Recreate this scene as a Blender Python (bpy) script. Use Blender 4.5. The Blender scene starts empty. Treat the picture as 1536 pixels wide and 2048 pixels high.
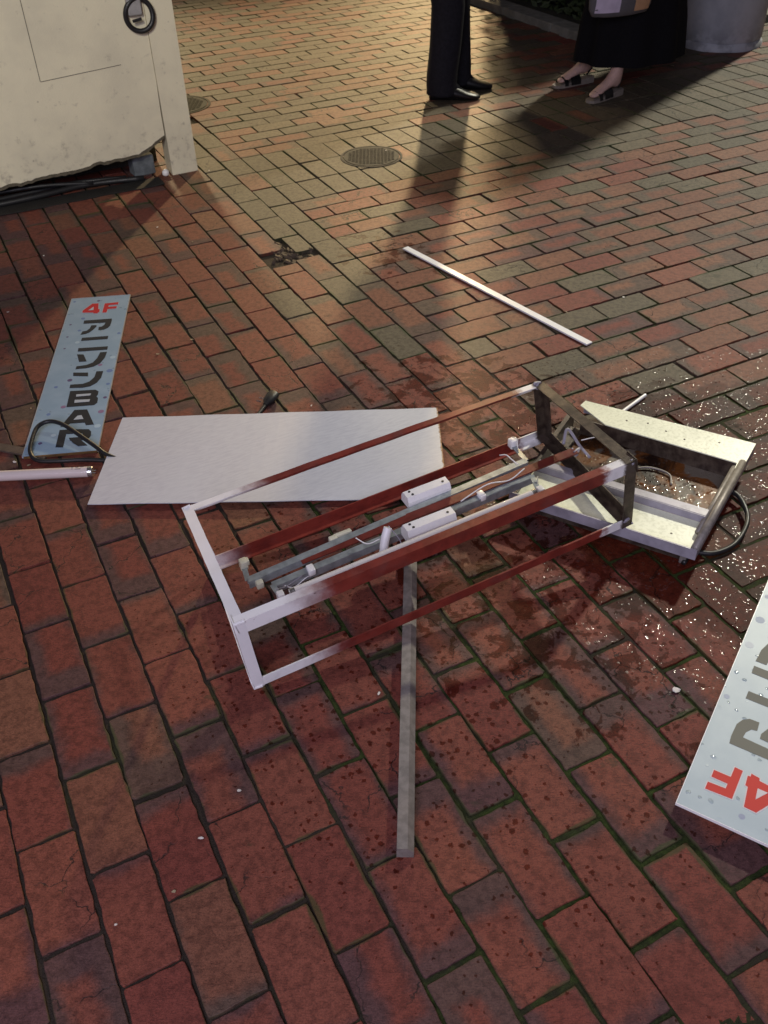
import bpy, bmesh, math, random
import numpy as np
from mathutils import Vector, Matrix, noise
random.seed(7); rng = np.random.default_rng(7)
sc = bpy.context.scene
R = math.radians
# ---------------------------------------------------------------- camera
cam = bpy.data.cameras.new('camera'); co = bpy.data.objects.new('camera', cam); sc.collection.objects.link(co)
XR = Vector((0.8905321, -0.45435881, -0.02259748)); YD = Vector((-0.30708318, -0.56374161, -0.76674332)); FW = Vector((0.33563745, 0.68974885, -0.64155595))
CP = Vector((0.010775, -1.33174225, 1.53943303))
m = Matrix((( XR.x, -YD.x, -FW.x, CP.x), (XR.y, -YD.y, -FW.y, CP.y), (XR.z, -YD.z, -FW.z, CP.z), (0, 0, 0, 1)))
co.matrix_world = m
cam.sensor_fit = 'VERTICAL'; cam.sensor_height = 36.0; cam.lens = 36.0 * 1829.05 / 2048.0
cam.clip_start = 0.02; cam.clip_end = 300
cam.dof.use_dof = True; cam.dof.focus_distance = 2.3; cam.dof.aperture_fstop = 9.0
sc.camera = co
# ---------------------------------------------------------------- night sky, lamps of the street, added cabinet fill
w = bpy.data.worlds.new('World'); sc.world = w; w.use_nodes = True
bg = w.node_tree.nodes['Background']; bg.inputs[0].default_value = (0.46, 0.40, 0.45, 1); bg.inputs[1].default_value = 0.12
sc.view_settings.view_transform = 'Standard'; sc.view_settings.look = 'None'; sc.view_settings.exposure = 0.0; sc.view_settings.gamma = 1.0
def lamp(name, kind, loc, target, energy, col, size=0.2, spot=None, blend=0.5, sy=None):
    l = bpy.data.lights.new(name, kind); o = bpy.data.objects.new(name, l); sc.collection.objects.link(o)
    o.location = loc; l.energy = energy; l.color = col
    d = Vector(target) - Vector(loc); o.rotation_euler = d.to_track_quat('-Z', 'Y').to_euler()
    if kind == 'AREA':
        l.size = size
        if sy: l.shape = 'RECTANGLE'; l.size_y = sy
    else: l.shadow_soft_size = size
    if kind == 'SPOT': l.spot_size = R(spot); l.spot_blend = blend
    return o
# cool-white shop floodlight beyond the pillar (azimuth 29 deg, elevation 39 deg)
lamp('shop_floodlight', 'SPOT', (1.7 + 22 * 0.87, 0.1 + 22 * 0.49, 17.6), (4.9, 1.6, 0), 30000, (1.0, 0.95, 0.76), 0.60, 14.6, 0.45)
# warm street lamp far behind the man (azimuth 57 deg)
lamp('warm_street_lamp', 'SPOT', (2.69 + 9 * 0.545, 3.4 + 9 * 0.84, 3.6), (2.0, 3.7, 0), 3900, (1.0, 0.72, 0.37), 0.16, 33, 0.9)
# second street lamp straight down the lane, behind the cabinet
lamp('lane_lamp', 'SPOT', (2.2, 13.0, 4.4), (1.6, 4.0, 0), 2100, (1.0, 0.80, 0.46), 0.35, 25, 0.9)
# lavender lit shop front behind the photographer, to the left
lamp('shop_front_lamp', 'AREA', (-1.5, -2.5, 2.7), (0.6, 0.0, 0), 122, (0.82, 0.79, 1.0), 2.2)
# added narrow cream fill spot, only brightens the cabinet front
lamp('cabinet_fill_spot', 'SPOT', (-0.9, -1.2, 3.0), (0.55, 3.1, 0.62), 270, (1.0, 0.95, 0.72), 0.25, 26, 0.6)

# ---------------------------------------------------------------- helpers
ORG = {}
def link(o): sc.collection.objects.link(o); return o
def tag(o, label=None, cat=None, group=None, kind=None):
    if label: o['label'] = label
    if cat: o['category'] = cat
    if group: o['group'] = group
    if kind: o['kind'] = kind
    return o
def thing(name, base, label, cat, group=None):
    o = link(bpy.data.objects.new(name, None)); o.location = base; o.empty_display_size = 0.05
    ORG[o] = Vector(base); return tag(o, label, cat, group)
def mobj(name, vf, mats, parent=None, smooth=False, base=None, midx=None):
    v, f = vf
    me = bpy.data.meshes.new(name)
    o = bpy.data.objects.new(name, me); link(o)
    if parent is not None: org = ORG[parent]; ORG[o] = org; o.parent = parent
    else:
        org = Vector(base) if base is not None else Vector((0, 0, 0)); o.location = org; ORG[o] = org
    me.from_pydata([tuple(Vector(p) - org) for p in v], [], f); me.update()
    if not isinstance(mats, (list, tuple)): mats = [mats]
    for mm in mats: me.materials.append(mm)
    if midx is not None: me.polygons.foreach_set('material_index', midx)
    if smooth: me.polygons.foreach_set('use_smooth', [True] * len(me.polygons))
    bm = bmesh.new(); bm.from_mesh(me); bmesh.ops.recalc_face_normals(bm, faces=bm.faces); bm.to_mesh(me); bm.free()
    if smooth == 'auto': me.set_sharp_from_angle(angle=R(40))
    return o
def join(*L):
    V = []; F = []
    for v, f in L:
        n = len(V); V += list(v); F += [tuple(i + n for i in q) for q in f]
    return V, F
def obox(c, ax, hs, bev=0.0):
    """oriented box: centre, three axes, half sizes, small bevel"""
    c = Vector(c); ax = [Vector(a).normalized() for a in ax]
    bm = bmesh.new(); bmesh.ops.create_cube(bm, size=2.0)
    for v in bm.verts: v.co = Vector((v.co.x * hs[0], v.co.y * hs[1], v.co.z * hs[2]))
    if bev: bmesh.ops.bevel(bm, geom=list(bm.edges), offset=bev, segments=2, affect='EDGES', profile=0.5)
    V = [c + ax[0] * v.co.x + ax[1] * v.co.y + ax[2] * v.co.z for v in bm.verts]
    bm.verts.index_update(); F = [tuple(v.index for v in f.verts) for f in bm.faces]; bm.free()
    return V, F
def beam(a, b, u, hw, hh, bev=0.0):
    """box from a to b; u = approximate direction of its width"""
    a = Vector(a); b = Vector(b); d = (b - a); L = d.length; d = d / L
    u = Vector(u); u = (u - d * u.dot(d)).normalized(); n = d.cross(u)
    return obox((a + b) / 2, (d, u, n), (L / 2, hw, hh), bev)
def angle_bar(a, b, u, v, wu, wv, t=0.003):
    """L-section steel from a to b, corner on the line a-b, flanges along u and v"""
    a = Vector(a); b = Vector(b); d = (b - a).normalized()
    u = Vector(u); u = (u - d * u.dot(d)).normalized(); v = Vector(v); v = (v - d * v.dot(d)).normalized()
    prof = [(0, 0), (wu, 0), (wu, t), (t, t), (t, wv), (0, wv)]
    n = 40; V = []; F = []
    for i in range(n + 1):
        q_ = i / n; L_ = (b - a).length; bow = math.sin(math.pi * q_) * L_ * .0016
        p = a + (b - a) * q_ + u * bow * noise.noise(a * 7) * 3 - v * bow * .8
        dn = .0007 * noise.noise(Vector((q_ * 14, a.x * 9, a.z * 9))) if L_ > .3 else 0
        p = p + u * dn + v * dn * .7
        for x, y in prof: V.append(p + u * x + v * y)
    k = len(prof)
    for i in range(n):
        for j in range(k):
            F.append((i * k + j, i * k + (j + 1) % k, (i + 1) * k + (j + 1) % k, (i + 1) * k + j))
    F.append(tuple(range(k))); F.append(tuple(n * k + j for j in range(k)))
    return V, F
def catmull(P, n=8):
    P = [Vector(p) for p in P]; Q = [P[0] * 2 - P[1]] + P + [P[-1] * 2 - P[-2]]; out = []
    for i in range(1, len(Q) - 2):
        p0, p1, p2, p3 = Q[i - 1:i + 3]
        for k in range(n):
            t = k / n
            out.append(0.5 * ((2 * p1) + (p2 - p0) * t + (2 * p0 - 5 * p1 + 4 * p2 - p3) * t * t + (3 * p1 - p0 - 3 * p2 + p3) * t ** 3))
    out.append(P[-1]); return out
def tube(P, r, seg=10, curve=True, n=8, up=(0, 0, 1), caps=True):
    """round tube along points; r = number or list (per given point) or list of (rx, ry)"""
    m_ = len(P)
    if not isinstance(r, (list, tuple)): r = [r] * m_
    rr = [(x, x) if not isinstance(x, (list, tuple)) else x for x in r]
    if curve and m_ > 2:
        C_ = catmull(P, n); RR = []
        for i in range(m_ - 1):
            for k in range(n):
                t = k / n; t = t * t * (3 - 2 * t); RR.append((rr[i][0] * (1 - t) + rr[i + 1][0] * t, rr[i][1] * (1 - t) + rr[i + 1][1] * t))
        RR.append(rr[-1])
    else: C_ = [Vector(p) for p in P]; RR = rr
    V = []; F = []; prev = None
    for i, p in enumerate(C_):
        d = (C_[min(i + 1, len(C_) - 1)] - C_[max(i - 1, 0)]).normalized()
        if prev is None:
            u = Vector(up) - d * Vector(up).dot(d)
            if u.length < 1e-3: u = Vector((1, 0, 0)) - d * d.x
        else: u = prev - d * prev.dot(d)
        u.normalize(); prev = u; v = d.cross(u)
        for k in range(seg):
            a = 2 * math.pi * k / seg; V.append(p + u * (math.cos(a) * RR[i][0]) + v * (math.sin(a) * RR[i][1]))
    for i in range(len(C_) - 1):
        for k in range(seg):
            F.append((i * seg + k, i * seg + (k + 1) % seg, (i + 1) * seg + (k + 1) % seg, (i + 1) * seg + k))
    if caps: F.append(tuple(range(seg))); F.append(tuple((len(C_) - 1) * seg + k for k in range(seg)))
    return V, F
def rings(L, seg=28, caps=True):
    """loft through rings: each (centre, u, ru, v, rv[, wave amplitude, waves, phase])"""
    V = []; F = []
    for q in L:
        c, u, ru, v, rv = [Vector(x) if not isinstance(x, (int, float)) else x for x in q[:5]]
        amp, wv, ph = (q[5], q[6], q[7]) if len(q) > 5 else (0, 0, 0)
        for k in range(seg):
            a = 2 * math.pi * k / seg; s = 1 + amp * math.sin(wv * a + ph)
            V.append(c + u * (math.cos(a) * ru * s) + v * (math.sin(a) * rv * s))
    for i in range(len(L) - 1):
        for k in range(seg):
            F.append((i * seg + k, i * seg + (k + 1) % seg, (i + 1) * seg + (k + 1) % seg, (i + 1) * seg + k))
    if caps: F.append(tuple(range(seg))); F.append(tuple((len(L) - 1) * seg + k for k in range(seg)))
    return V, F
def prism(poly, frame, t0, t1):
    """polygon (s,t) swept from height t0 to t1 in a frame (origin, es, et, en)"""
    O, es, et, en = frame; n = len(poly)
    V = [O + es * x + et * y + en * t0 for x, y in poly] + [O + es * x + et * y + en * t1 for x, y in poly]
    F = [tuple(range(n)), tuple(range(2 * n - 1, n - 1, -1))] + [(i, (i + 1) % n, n + (i + 1) % n, n + i) for i in range(n)]
    return V, F
# ---------------------------------------------------------------- material helpers
class NT:
    def __init__(s, name):
        s.m = bpy.data.materials.new(name); s.m.use_nodes = True; s.t = s.m.node_tree; s.t.nodes.clear()
        s.out = s.t.nodes.new('ShaderNodeOutputMaterial'); s.b = s.t.nodes.new('ShaderNodeBsdfPrincipled'); s.t.links.new(s.b.outputs[0], s.out.inputs[0])
    def n(s, ty, **kw):
        x = s.t.nodes.new(ty)
        for k, v in kw.items():
            if k.startswith('i_'): pass
            else: setattr(x, k, v)
        return x
    def put(s, x, sock):
        if hasattr(x, 'is_output') or isinstance(x, bpy.types.NodeSocket): s.t.links.new(x, sock)
        else: sock.default_value = x
    def math(s, op, a, b=0.0, c=0.0, clamp=False):
        x = s.n('ShaderNodeMath', operation=op); x.use_clamp = clamp
        s.put(a, x.inputs[0]); s.put(b, x.inputs[1]); s.put(c, x.inputs[2]); return x.outputs[0]
    def mix(s, f, a, b, mode='MIX'):
        x = s.n('ShaderNodeMix', data_type='RGBA', blend_type=mode); s.put(f, x.inputs[0])
        for v, i in ((a, 6), (b, 7)):
            if isinstance(v, tuple) and len(v) == 3: v = (*v, 1)
            s.put(v, x.inputs[i])
        return x.outputs[2]
    def ramp(s, x, lo, hi, a=0.0, b=1.0):
        q = s.n('ShaderNodeMapRange', interpolation_type='SMOOTHSTEP'); s.put(x, q.inputs[0]); s.put(lo, q.inputs[1]); s.put(hi, q.inputs[2]); s.put(a, q.inputs[3]); s.put(b, q.inputs[4]); return q.outputs[0]
    def pos(s): return s.n('ShaderNodeNewGeometry').outputs['Position']
    def obj(s): return s.n('ShaderNodeTexCoord').outputs['Object']
    def noise(s, v, scale, det=4, rough=0.55, dist=0.0):
        x = s.n('ShaderNodeTexNoise'); s.put(v, x.inputs['Vector']); x.inputs['Scale'].default_value = scale; x.inputs['Detail'].default_value = det; x.inputs['Roughness'].default_value = rough; x.inputs['Distortion'].default_value = dist; return x.outputs[0]
    def vor(s, v, scale, feat='F1', out=0):
        x = s.n('ShaderNodeTexVoronoi', feature=feat); s.put(v, x.inputs['Vector']); x.inputs['Scale'].default_value = scale; return x.outputs[out]
    def bump(s, h, st, dist=0.002, normal=None):
        x = s.n('ShaderNodeBump'); s.put(st, x.inputs[0]); x.inputs['Distance'].default_value = dist; s.put(h, x.inputs['Height'])
        if normal is not None: s.t.links.new(normal, x.inputs['Normal'])
        return x.outputs[0]
    def fin(s, col=None, rough=None, metal=None, normal=None, spec=None):
        for v, k in ((col, 'Base Color'), (rough, 'Roughness'), (metal, 'Metallic'), (spec, 'Specular IOR Level')):
            if v is not None:
                if isinstance(v, tuple) and len(v) == 3: v = (*v, 1)
                s.put(v, s.b.inputs[k])
        if normal is not None: s.t.links.new(normal, s.b.inputs['Normal'])
        return s.m
def sep(N, v):
    x = N.n('ShaderNodeSeparateXYZ'); N.put(v, x.inputs[0]); return x.outputs
def simple(name, col, rough=0.5, metal=0.0, var=0.25, scale=30, bump=0.15, dirt=None, spec=0.5):
    N = NT(name); P = N.obj(); n = N.noise(P, scale, 5); f = N.ramp(n, 0.3, 0.7)
    c2 = dirt if dirt else tuple(x * (1 - var) for x in col)
    n2 = N.noise(P, scale * 9, 3)
    return N.fin(N.mix(f, col, c2), N.ramp(n2, 0.3, 0.7, max(0.03, rough - 0.1), min(1, rough + 0.12)), metal, N.bump(n2, bump, 0.001), spec)
# wetness of the ground: a puddle round the metal housing, splashed damp stains, single drops
def wet_nodes(N, P):
    flat = N.n('ShaderNodeVectorMath', operation='MULTIPLY'); N.put(P, flat.inputs[0]); flat.inputs[1].default_value = (1, 1, 0); Q = flat.outputs[0]
    def near(c, r0, r1):
        d = N.n('ShaderNodeVectorMath', operation='DISTANCE'); N.put(Q, d.inputs[0]); d.inputs[1].default_value = (c[0], c[1], 0)
        return N.ramp(d.outputs['Value'], r0, r1, 1.0, 0.0)
    z1 = near((1.74, -0.10), 0.25, 0.95); z2 = near((1.25, 0.65), 0.1, 0.75); z3 = near((1.0, -0.15), 0.15, 0.75); z4 = near((1.55, 1.75), 0.05, 0.6); z5 = near((1.2, -0.55), 0.1, 0.6)
    puddle = N.ramp(N.math('ADD', z1, N.math('MULTIPLY', N.math('SUBTRACT', N.noise(Q, 9, 5, 0.6), 0.5), 0.9)), 0.52, 0.66)
    reg = N.math('MAXIMUM', N.math('MAXIMUM', z1, N.math('MULTIPLY', z2, 0.9)), N.math('MAXIMUM', N.math('MULTIPLY', z3, 0.8), N.math('MAXIMUM', N.math('MULTIPLY', z4, 0.75), N.math('MULTIPLY', z5, 0.55))))
    n = N.noise(Q, 17, 5, 0.62, 0.6)
    thr = N.math('SUBTRACT', 0.80, N.math('MULTIPLY', reg, 0.38))
    stain = N.ramp(N.math('SUBTRACT', n, thr), 0.0, 0.045)
    far = N.ramp(N.math('SUBTRACT', 1.0, near((1.15, -0.1), 0.55, 1.5)), 0.0, 1.0, 0.0, 1.0)
    wob = N.n('ShaderNodeVectorMath', operation='ADD'); N.put(Q, wob.inputs[0])
    wn = N.n('ShaderNodeTexNoise'); N.put(Q, wn.inputs['Vector']); wn.inputs['Scale'].default_value = 160
    sc_ = N.n('ShaderNodeVectorMath', operation='SCALE'); N.put(wn.outputs['Color'], sc_.inputs[0]); sc_.inputs['Scale'].default_value = 0.011; N.put(sc_.outputs[0], wob.inputs[1])
    vx = N.n('ShaderNodeTexVoronoi', voronoi_dimensions='2D'); N.put(wob.outputs[0], vx.inputs['Vector']); vx.inputs['Scale'].default_value = 62; v = vx.outputs[0]; rnd = vx.outputs[1]
    rs = N.n('ShaderNodeSeparateColor'); N.put(rnd, rs.inputs[0])
    size = N.math('MULTIPLY', N.math('SUBTRACT', rs.outputs[0], 0.60), 1.15)
    size = N.math('MULTIPLY', size, N.math('SUBTRACT', 1.0, far))
    clump = N.ramp(N.noise(Q, 5, 3), 0.30, 0.55, 0.25, 1.0)
    drop = N.ramp(N.math('SUBTRACT', N.math('MULTIPLY', size, clump), v), 0.0, 0.05)
    return puddle, N.math('MAXIMUM', stain, drop), Q, z1
def droplets(N, Q, scale, density, gate):
    wn = N.n('ShaderNodeTexNoise'); N.put(Q, wn.inputs['Vector']); wn.inputs['Scale'].default_value = scale * 1.3
    sc_ = N.n('ShaderNodeVectorMath', operation='SCALE'); N.put(wn.outputs['Color'], sc_.inputs[0]); sc_.inputs['Scale'].default_value = 0.5 / scale
    a = N.n('ShaderNodeVectorMath', operation='ADD'); N.put(Q, a.inputs[0]); N.put(sc_.outputs[0], a.inputs[1])
    x = N.n('ShaderNodeTexVoronoi', voronoi_dimensions='2D'); N.put(a.outputs[0], x.inputs['Vector']); x.inputs['Scale'].default_value = scale
    rs = N.n('ShaderNodeSeparateColor'); N.put(x.outputs[1], rs.inputs[0])
    on = N.math('MULTIPLY', N.math('LESS_THAN', rs.outputs[0], density), gate)
    rad = N.math('ADD', 0.22, N.math('MULTIPLY', rs.outputs[1], 0.26))
    d = N.math('DIVIDE', x.outputs[0], rad); dome = N.math('SQRT', N.math('MAXIMUM', N.math('SUBTRACT', 1.0, N.math('MULTIPLY', d, d)), 0.0))
    return N.math('MULTIPLY', dome, on), N.math('MULTIPLY', N.math('LESS_THAN', d, 1.0), on)
def brick_material():
    N = NT('clay_brick'); P = N.pos()
    uv = N.n('ShaderNodeUVMap', uv_map='UVMap').outputs[0]
    a = N.n('ShaderNodeAttribute', attribute_name='rnd'); r = N.n('ShaderNodeSeparateColor'); N.put(a.outputs['Color'], r.inputs[0])
    b = N.n('ShaderNodeAttribute', attribute_name='dim'); dm = N.n('ShaderNodeSeparateColor'); N.put(b.outputs['Color'], dm.inputs[0])
    r1, r2, r3 = r.outputs[0], r.outputs[1], r.outputs[2]; hl, hs, ty = dm.outputs[0], dm.outputs[1], dm.outputs[2]
    u = sep(N, uv)
    off = N.n('ShaderNodeVectorMath', operation='ADD'); N.put(P, off.inputs[0]); N.put(a.outputs['Color'], off.inputs[1])
    off2 = N.n('ShaderNodeVectorMath', operation='MULTIPLY_ADD'); N.put(a.outputs['Color'], off2.inputs[0]); off2.inputs[1].default_value = (7, 11, 5); N.put(P, off2.inputs[2]); BP = off2.outputs[0]
    shift = N.math('MULTIPLY', N.math('SUBTRACT', r2, 0.5), 0.13)
    lx = N.math('ABSOLUTE', N.math('SUBTRACT', u[0], shift)); ly = N.math('ABSOLUTE', N.math('ADD', u[1], N.math('MULTIPLY', shift, 0.25)))
    d = N.math('MINIMUM', N.math('SUBTRACT', hl, lx), N.math('SUBTRACT', hs, ly))
    warp = N.math('MULTIPLY', N.math('SUBTRACT', N.noise(BP, 22, 4, 0.6), 0.5), 0.05)
    d = N.math('ADD', d, warp)
    thr = N.math('SUBTRACT', N.math('MULTIPLY', r1, 0.068), 0.036)
    core = N.ramp(N.math('SUBTRACT', d, thr), -0.012, 0.022)
    red = N.mix(r3, (0.172, 0.042, 0.031), (0.212, 0.066, 0.042))
    rim = N.mix(r2, (0.094, 0.046, 0.044), (0.094, 0.060, 0.046))
    big = N.ramp(N.noise(P, 1.1, 2), 0.35, 0.65)
    rim = N.mix(N.math('MULTIPLY', big, 0.5), rim, (0.108, 0.040, 0.046))
    c = N.mix(core, rim, red)
    tan = N.mix(core, N.mix(r2, (0.105, 0.070, 0.047), (0.125, 0.090, 0.060)), N.mix(r3, (0.185, 0.082, 0.047), (0.205, 0.105, 0.060)))
    grey = N.mix(r3, (0.090, 0.078, 0.054), (0.128, 0.104, 0.068))
    c = N.mix(N.ramp(ty, 0.2, 0.55), c, tan); c = N.mix(N.ramp(ty, 0.75, 0.9), c, grey)
    # streaks across the extruded face, pits and speckles
    da = N.n('ShaderNodeVectorMath', operation='DOT_PRODUCT'); N.put(P, da.inputs[0]); da.inputs[1].default_value = (98, -50, 0)
    db = N.n('ShaderNodeVectorMath', operation='DOT_PRODUCT'); N.put(P, db.inputs[0]); db.inputs[1].default_value = (190, 380, 0)
    st = N.n('ShaderNodeCombineXYZ'); N.put(da.outputs['Value'], st.inputs[0]); N.put(db.outputs['Value'], st.inputs[1]); N.put(r1, st.inputs[2])
    streak = N.noise(st.outputs[0], 1.0, 4, 0.7); fine = N.noise(P, 420, 3, 0.6); mid = N.noise(BP, 60, 4, 0.6)
    c = N.mix(N.ramp(streak, 0.50, 0.68), c, N.mix(1.0, c, (0.55, 0.50, 0.50), 'MULTIPLY')); c = N.mix(N.ramp(streak, 0.44, 0.30), c, N.mix(1.0, c, (1.22, 1.2, 1.2), 'MULTIPLY'))
    c = N.mix(N.ramp(fine, 0.30, 0.70), N.mix(1.0, c, (0.70, 0.70, 0.72), 'MULTIPLY'), N.mix(1.0, c, (1.25, 1.22, 1.2), 'MULTIPLY'))
    c = N.mix(N.ramp(mid, 0.40, 0.66, 0.0, 0.75), c, N.mix(1.0, c, (0.55, 0.52, 0.52), 'MULTIPLY'))
    pit = N.ramp(N.vor(P, 230), 0.0, 0.16, 1.0, 0.0); pit = N.math('MULTIPLY', pit, N.ramp(N.noise(P, 35, 2), 0.5, 0.62))
    c = N.mix(N.math('MULTIPLY', pit, 0.6), c, (0.03, 0.022, 0.02))
    # cracks on some bricks
    cv = N.n('ShaderNodeVectorMath', operation='ADD'); N.put(BP, cv.inputs[0]); cn = N.n('ShaderNodeTexNoise'); N.put(P, cn.inputs['Vector']); cn.inputs['Scale'].default_value = 35; cn.inputs['Detail'].default_value = 5
    cs = N.n('ShaderNodeVectorMath', operation='SCALE'); N.put(cn.outputs['Color'], cs.inputs[0]); cs.inputs['Scale'].default_value = 0.05; N.put(cs.outputs[0], cv.inputs[1])
    ck = N.ramp(N.vor(cv.outputs[0], 7.5, 'DISTANCE_TO_EDGE'), 0.004, 0.013, 1.0, 0.0)
    has = N.ramp(N.math('FRACT', N.math('MULTIPLY', r1, 17.3)), 0.70, 0.72)
    ck = N.math('MULTIPLY', N.math('MULTIPLY', ck, has), N.ramp(N.noise(P, 9, 2), 0.42, 0.55))
    c = N.mix(N.math('MULTIPLY', ck, 0.85), c, (0.012, 0.010, 0.009))
    # moss creeping over the rims
    e = N.math('MINIMUM', N.math('SUBTRACT', hl, N.math('ABSOLUTE', u[0])), N.math('SUBTRACT', hs, N.math('ABSOLUTE', u[1])))
    mossn = N.noise(P, 4.5, 4, 0.6)
    moss = N.ramp(N.math('SUBTRACT', N.math('MULTIPLY', N.math('SUBTRACT', mossn, 0.42), 0.05), e), -0.002, 0.004)
    c = N.mix(N.math('MULTIPLY', moss, 0.7), c, (0.035, 0.050, 0.014))
    patch = N.ramp(N.noise(P, 6.5, 5, 0.65), 0.66, 0.73)
    c = N.mix(N.math('MULTIPLY', patch, 0.55), c, (0.030, 0.034, 0.014))
    puddle, stain, Q, z1 = wet_nodes(N, P)
    wetm = N.math('MAXIMUM', puddle, stain)
    c = N.mix(wetm, c, N.mix(1.0, c, (0.47, 0.29, 0.22), 'MULTIPLY'))
    h = N.math('ADD', N.math('ADD', N.math('MULTIPLY', streak, 0.5), N.math('MULTIPLY', fine, 0.5)), N.math('ADD', N.math('MULTIPLY', mid, 0.8), N.math('MULTIPLY', N.math('ADD', ck, pit), -1.2)))
    nb = N.bump(h, 0.55, 0.0022)
    sv = N.n('ShaderNodeVectorMath', operation='MULTIPLY'); N.put(Q, sv.inputs[0]); sv.inputs[1].default_value = (1, 1, 0)
    dome, dm_on = droplets(N, sv.outputs[0], 88, N.math('ADD', 0.01, N.math('MULTIPLY', z1, 0.15)), N.ramp(z1, 0.05, 0.3))
    dome2, dm_on2 = droplets(N, sv.outputs[0], 150, N.math('ADD', 0.01, N.math('MULTIPLY', z1, 0.16)), N.ramp(z1, 0.05, 0.4))
    nb = N.bump(dome, 1.0, 0.00050, nb); nb = N.bump(dome2, 1.0, 0.00030, nb); dm_on = N.math('MAXIMUM', dm_on, dm_on2)
    rr = N.ramp(fine, 0.3, 0.7, 0.55, 0.78)
    rx = N.n('ShaderNodeMix', data_type='FLOAT'); N.put(wetm, rx.inputs[0]); N.put(rr, rx.inputs[2]); rx.inputs[3].default_value = 0.55
    ry = N.n('ShaderNodeMix', data_type='FLOAT'); N.put(puddle, ry.inputs[0]); N.put(rx.outputs[0], ry.inputs[2]); ry.inputs[3].default_value = 0.50
    rz = N.n('ShaderNodeMix', data_type='FLOAT'); N.put(dm_on, rz.inputs[0]); N.put(ry.outputs[0], rz.inputs[2]); rz.inputs[3].default_value = 0.10
    spx = N.math('ADD', N.math('SUBTRACT', 0.30, N.math('MULTIPLY', wetm, 0.18)), N.math('MULTIPLY', dm_on, 0.75))
    N.fin(c, rz.outputs[0], 0.0, nb, spx)
    return N.m
M_BRICK = brick_material()
def bed_material():
    N = NT('mossy_joint_sand'); P = N.pos(); n = N.noise(P, 3.2, 4, 0.6); f = N.noise(P, 300, 4, 0.7); g = N.noise(P, 60, 3)
    s = sep(N, P)
    zone = N.math('MULTIPLY', N.ramp(s[1], 0.2, 1.0, 1.0, 0.15), N.ramp(s[0], 0.1, 0.7, 0.1, 1.0))
    mo = N.ramp(N.math('ADD', n, N.math('MULTIPLY', zone, 0.20)), 0.55, 0.75)
    sand = N.mix(f, (0.018, 0.014, 0.011), (0.055, 0.042, 0.032)); gr = N.mix(N.ramp(g, 0.3, 0.7), (0.014, 0.020, 0.006), (0.032, 0.050, 0.012))
    gr = N.mix(N.ramp(f, 0.3, 0.7), gr, N.mix(1.0, gr, (1.6, 1.5, 1.3), 'MULTIPLY'))
    c = N.mix(mo, sand, gr)
    return N.fin(c, 0.9, 0, N.bump(f, 1.0, 0.004), 0.2)
M_BED = bed_material()
# ---------------------------------------------------------------- paving: clay bricks on a 0.11 m lattice, u = -y, v = x
S = 0.11
bricks = []      # cx, cy, half-length, half-width, along ('u' or 'v'), type (0 red, .4 tan, 1 grey)
def addb(u0, u1, v0, v1, ty):
    cx = (v0 + v1) / 2 * S; cy = -(u0 + u1) / 2 * S
    if cx > 4.19 and cy > 3.82: return
    du = (u1 - u0) * S; dv = (v1 - v0) * S
    if du >= dv: bricks.append((cx, cy, du / 2, dv / 2, 'u', ty))
    else: bricks.append((cx, cy, dv / 2, du / 2, 'v', ty))
U0, U1 = -92, 20
for c in range(-22, 13):
    u = U0 + (c % 2)
    while u < U1:
        if u < -35: u += 2; continue
        ty = 0.0
        if c == 12 and u < -14: ty = 1.0 if random.random() < 0.85 else 0.4
        elif c == 11 and u < -14: ty = 1.0 if random.random() < 0.7 else 0.4
        elif c >= 9 and u < -8: ty = 0.4 if random.random() < 0.5 else (1.0 if random.random() < 0.25 else 0.0)
        elif random.random() < 0.012 and u < -8: ty = 1.0
        elif random.random() < 0.05: ty = 0.4
        if c == 10 and u == -18: addb(u + 1.25, u + 2, c, c + 1, ty)
        elif c == 11 and u == -19: addb(u, u + 1.5, c + 0.25, c + 1, ty)
        else: addb(u, u + 2, c, c + 1, ty)
        u += 2
for c in range(13, 75):
    for u in (-28, -26, -24): addb(u, u + 2, c, c + 1, 1.0 if random.random() < 0.9 else 0.4)
for u in list(range(U0, -28)) + list(range(-22, U1)):
    vs = 13 if u >= -35 else -22
    v = vs + (0 if (u - vs) % 2 else -1)
    while v < 75:
        a, b = max(v, vs), v + 2
        if b > a:
            t = random.random()
            farr = u < -28
            if farr: ty = 0.4 if t < 0.45 else (1.0 if t < 0.94 else 0.0)
            else:
                k = min(1, max(0, (a - 15) / 14)) * 0.5
                ty = 1.0 if t < 0.12 + 0.25 * k else (0.4 if t < 0.50 + k else 0.0)
            addb(u, u + 1, a, b, ty)
        v += 2
V = []; F = []; RN = []; DM = []; UVL = []
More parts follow.
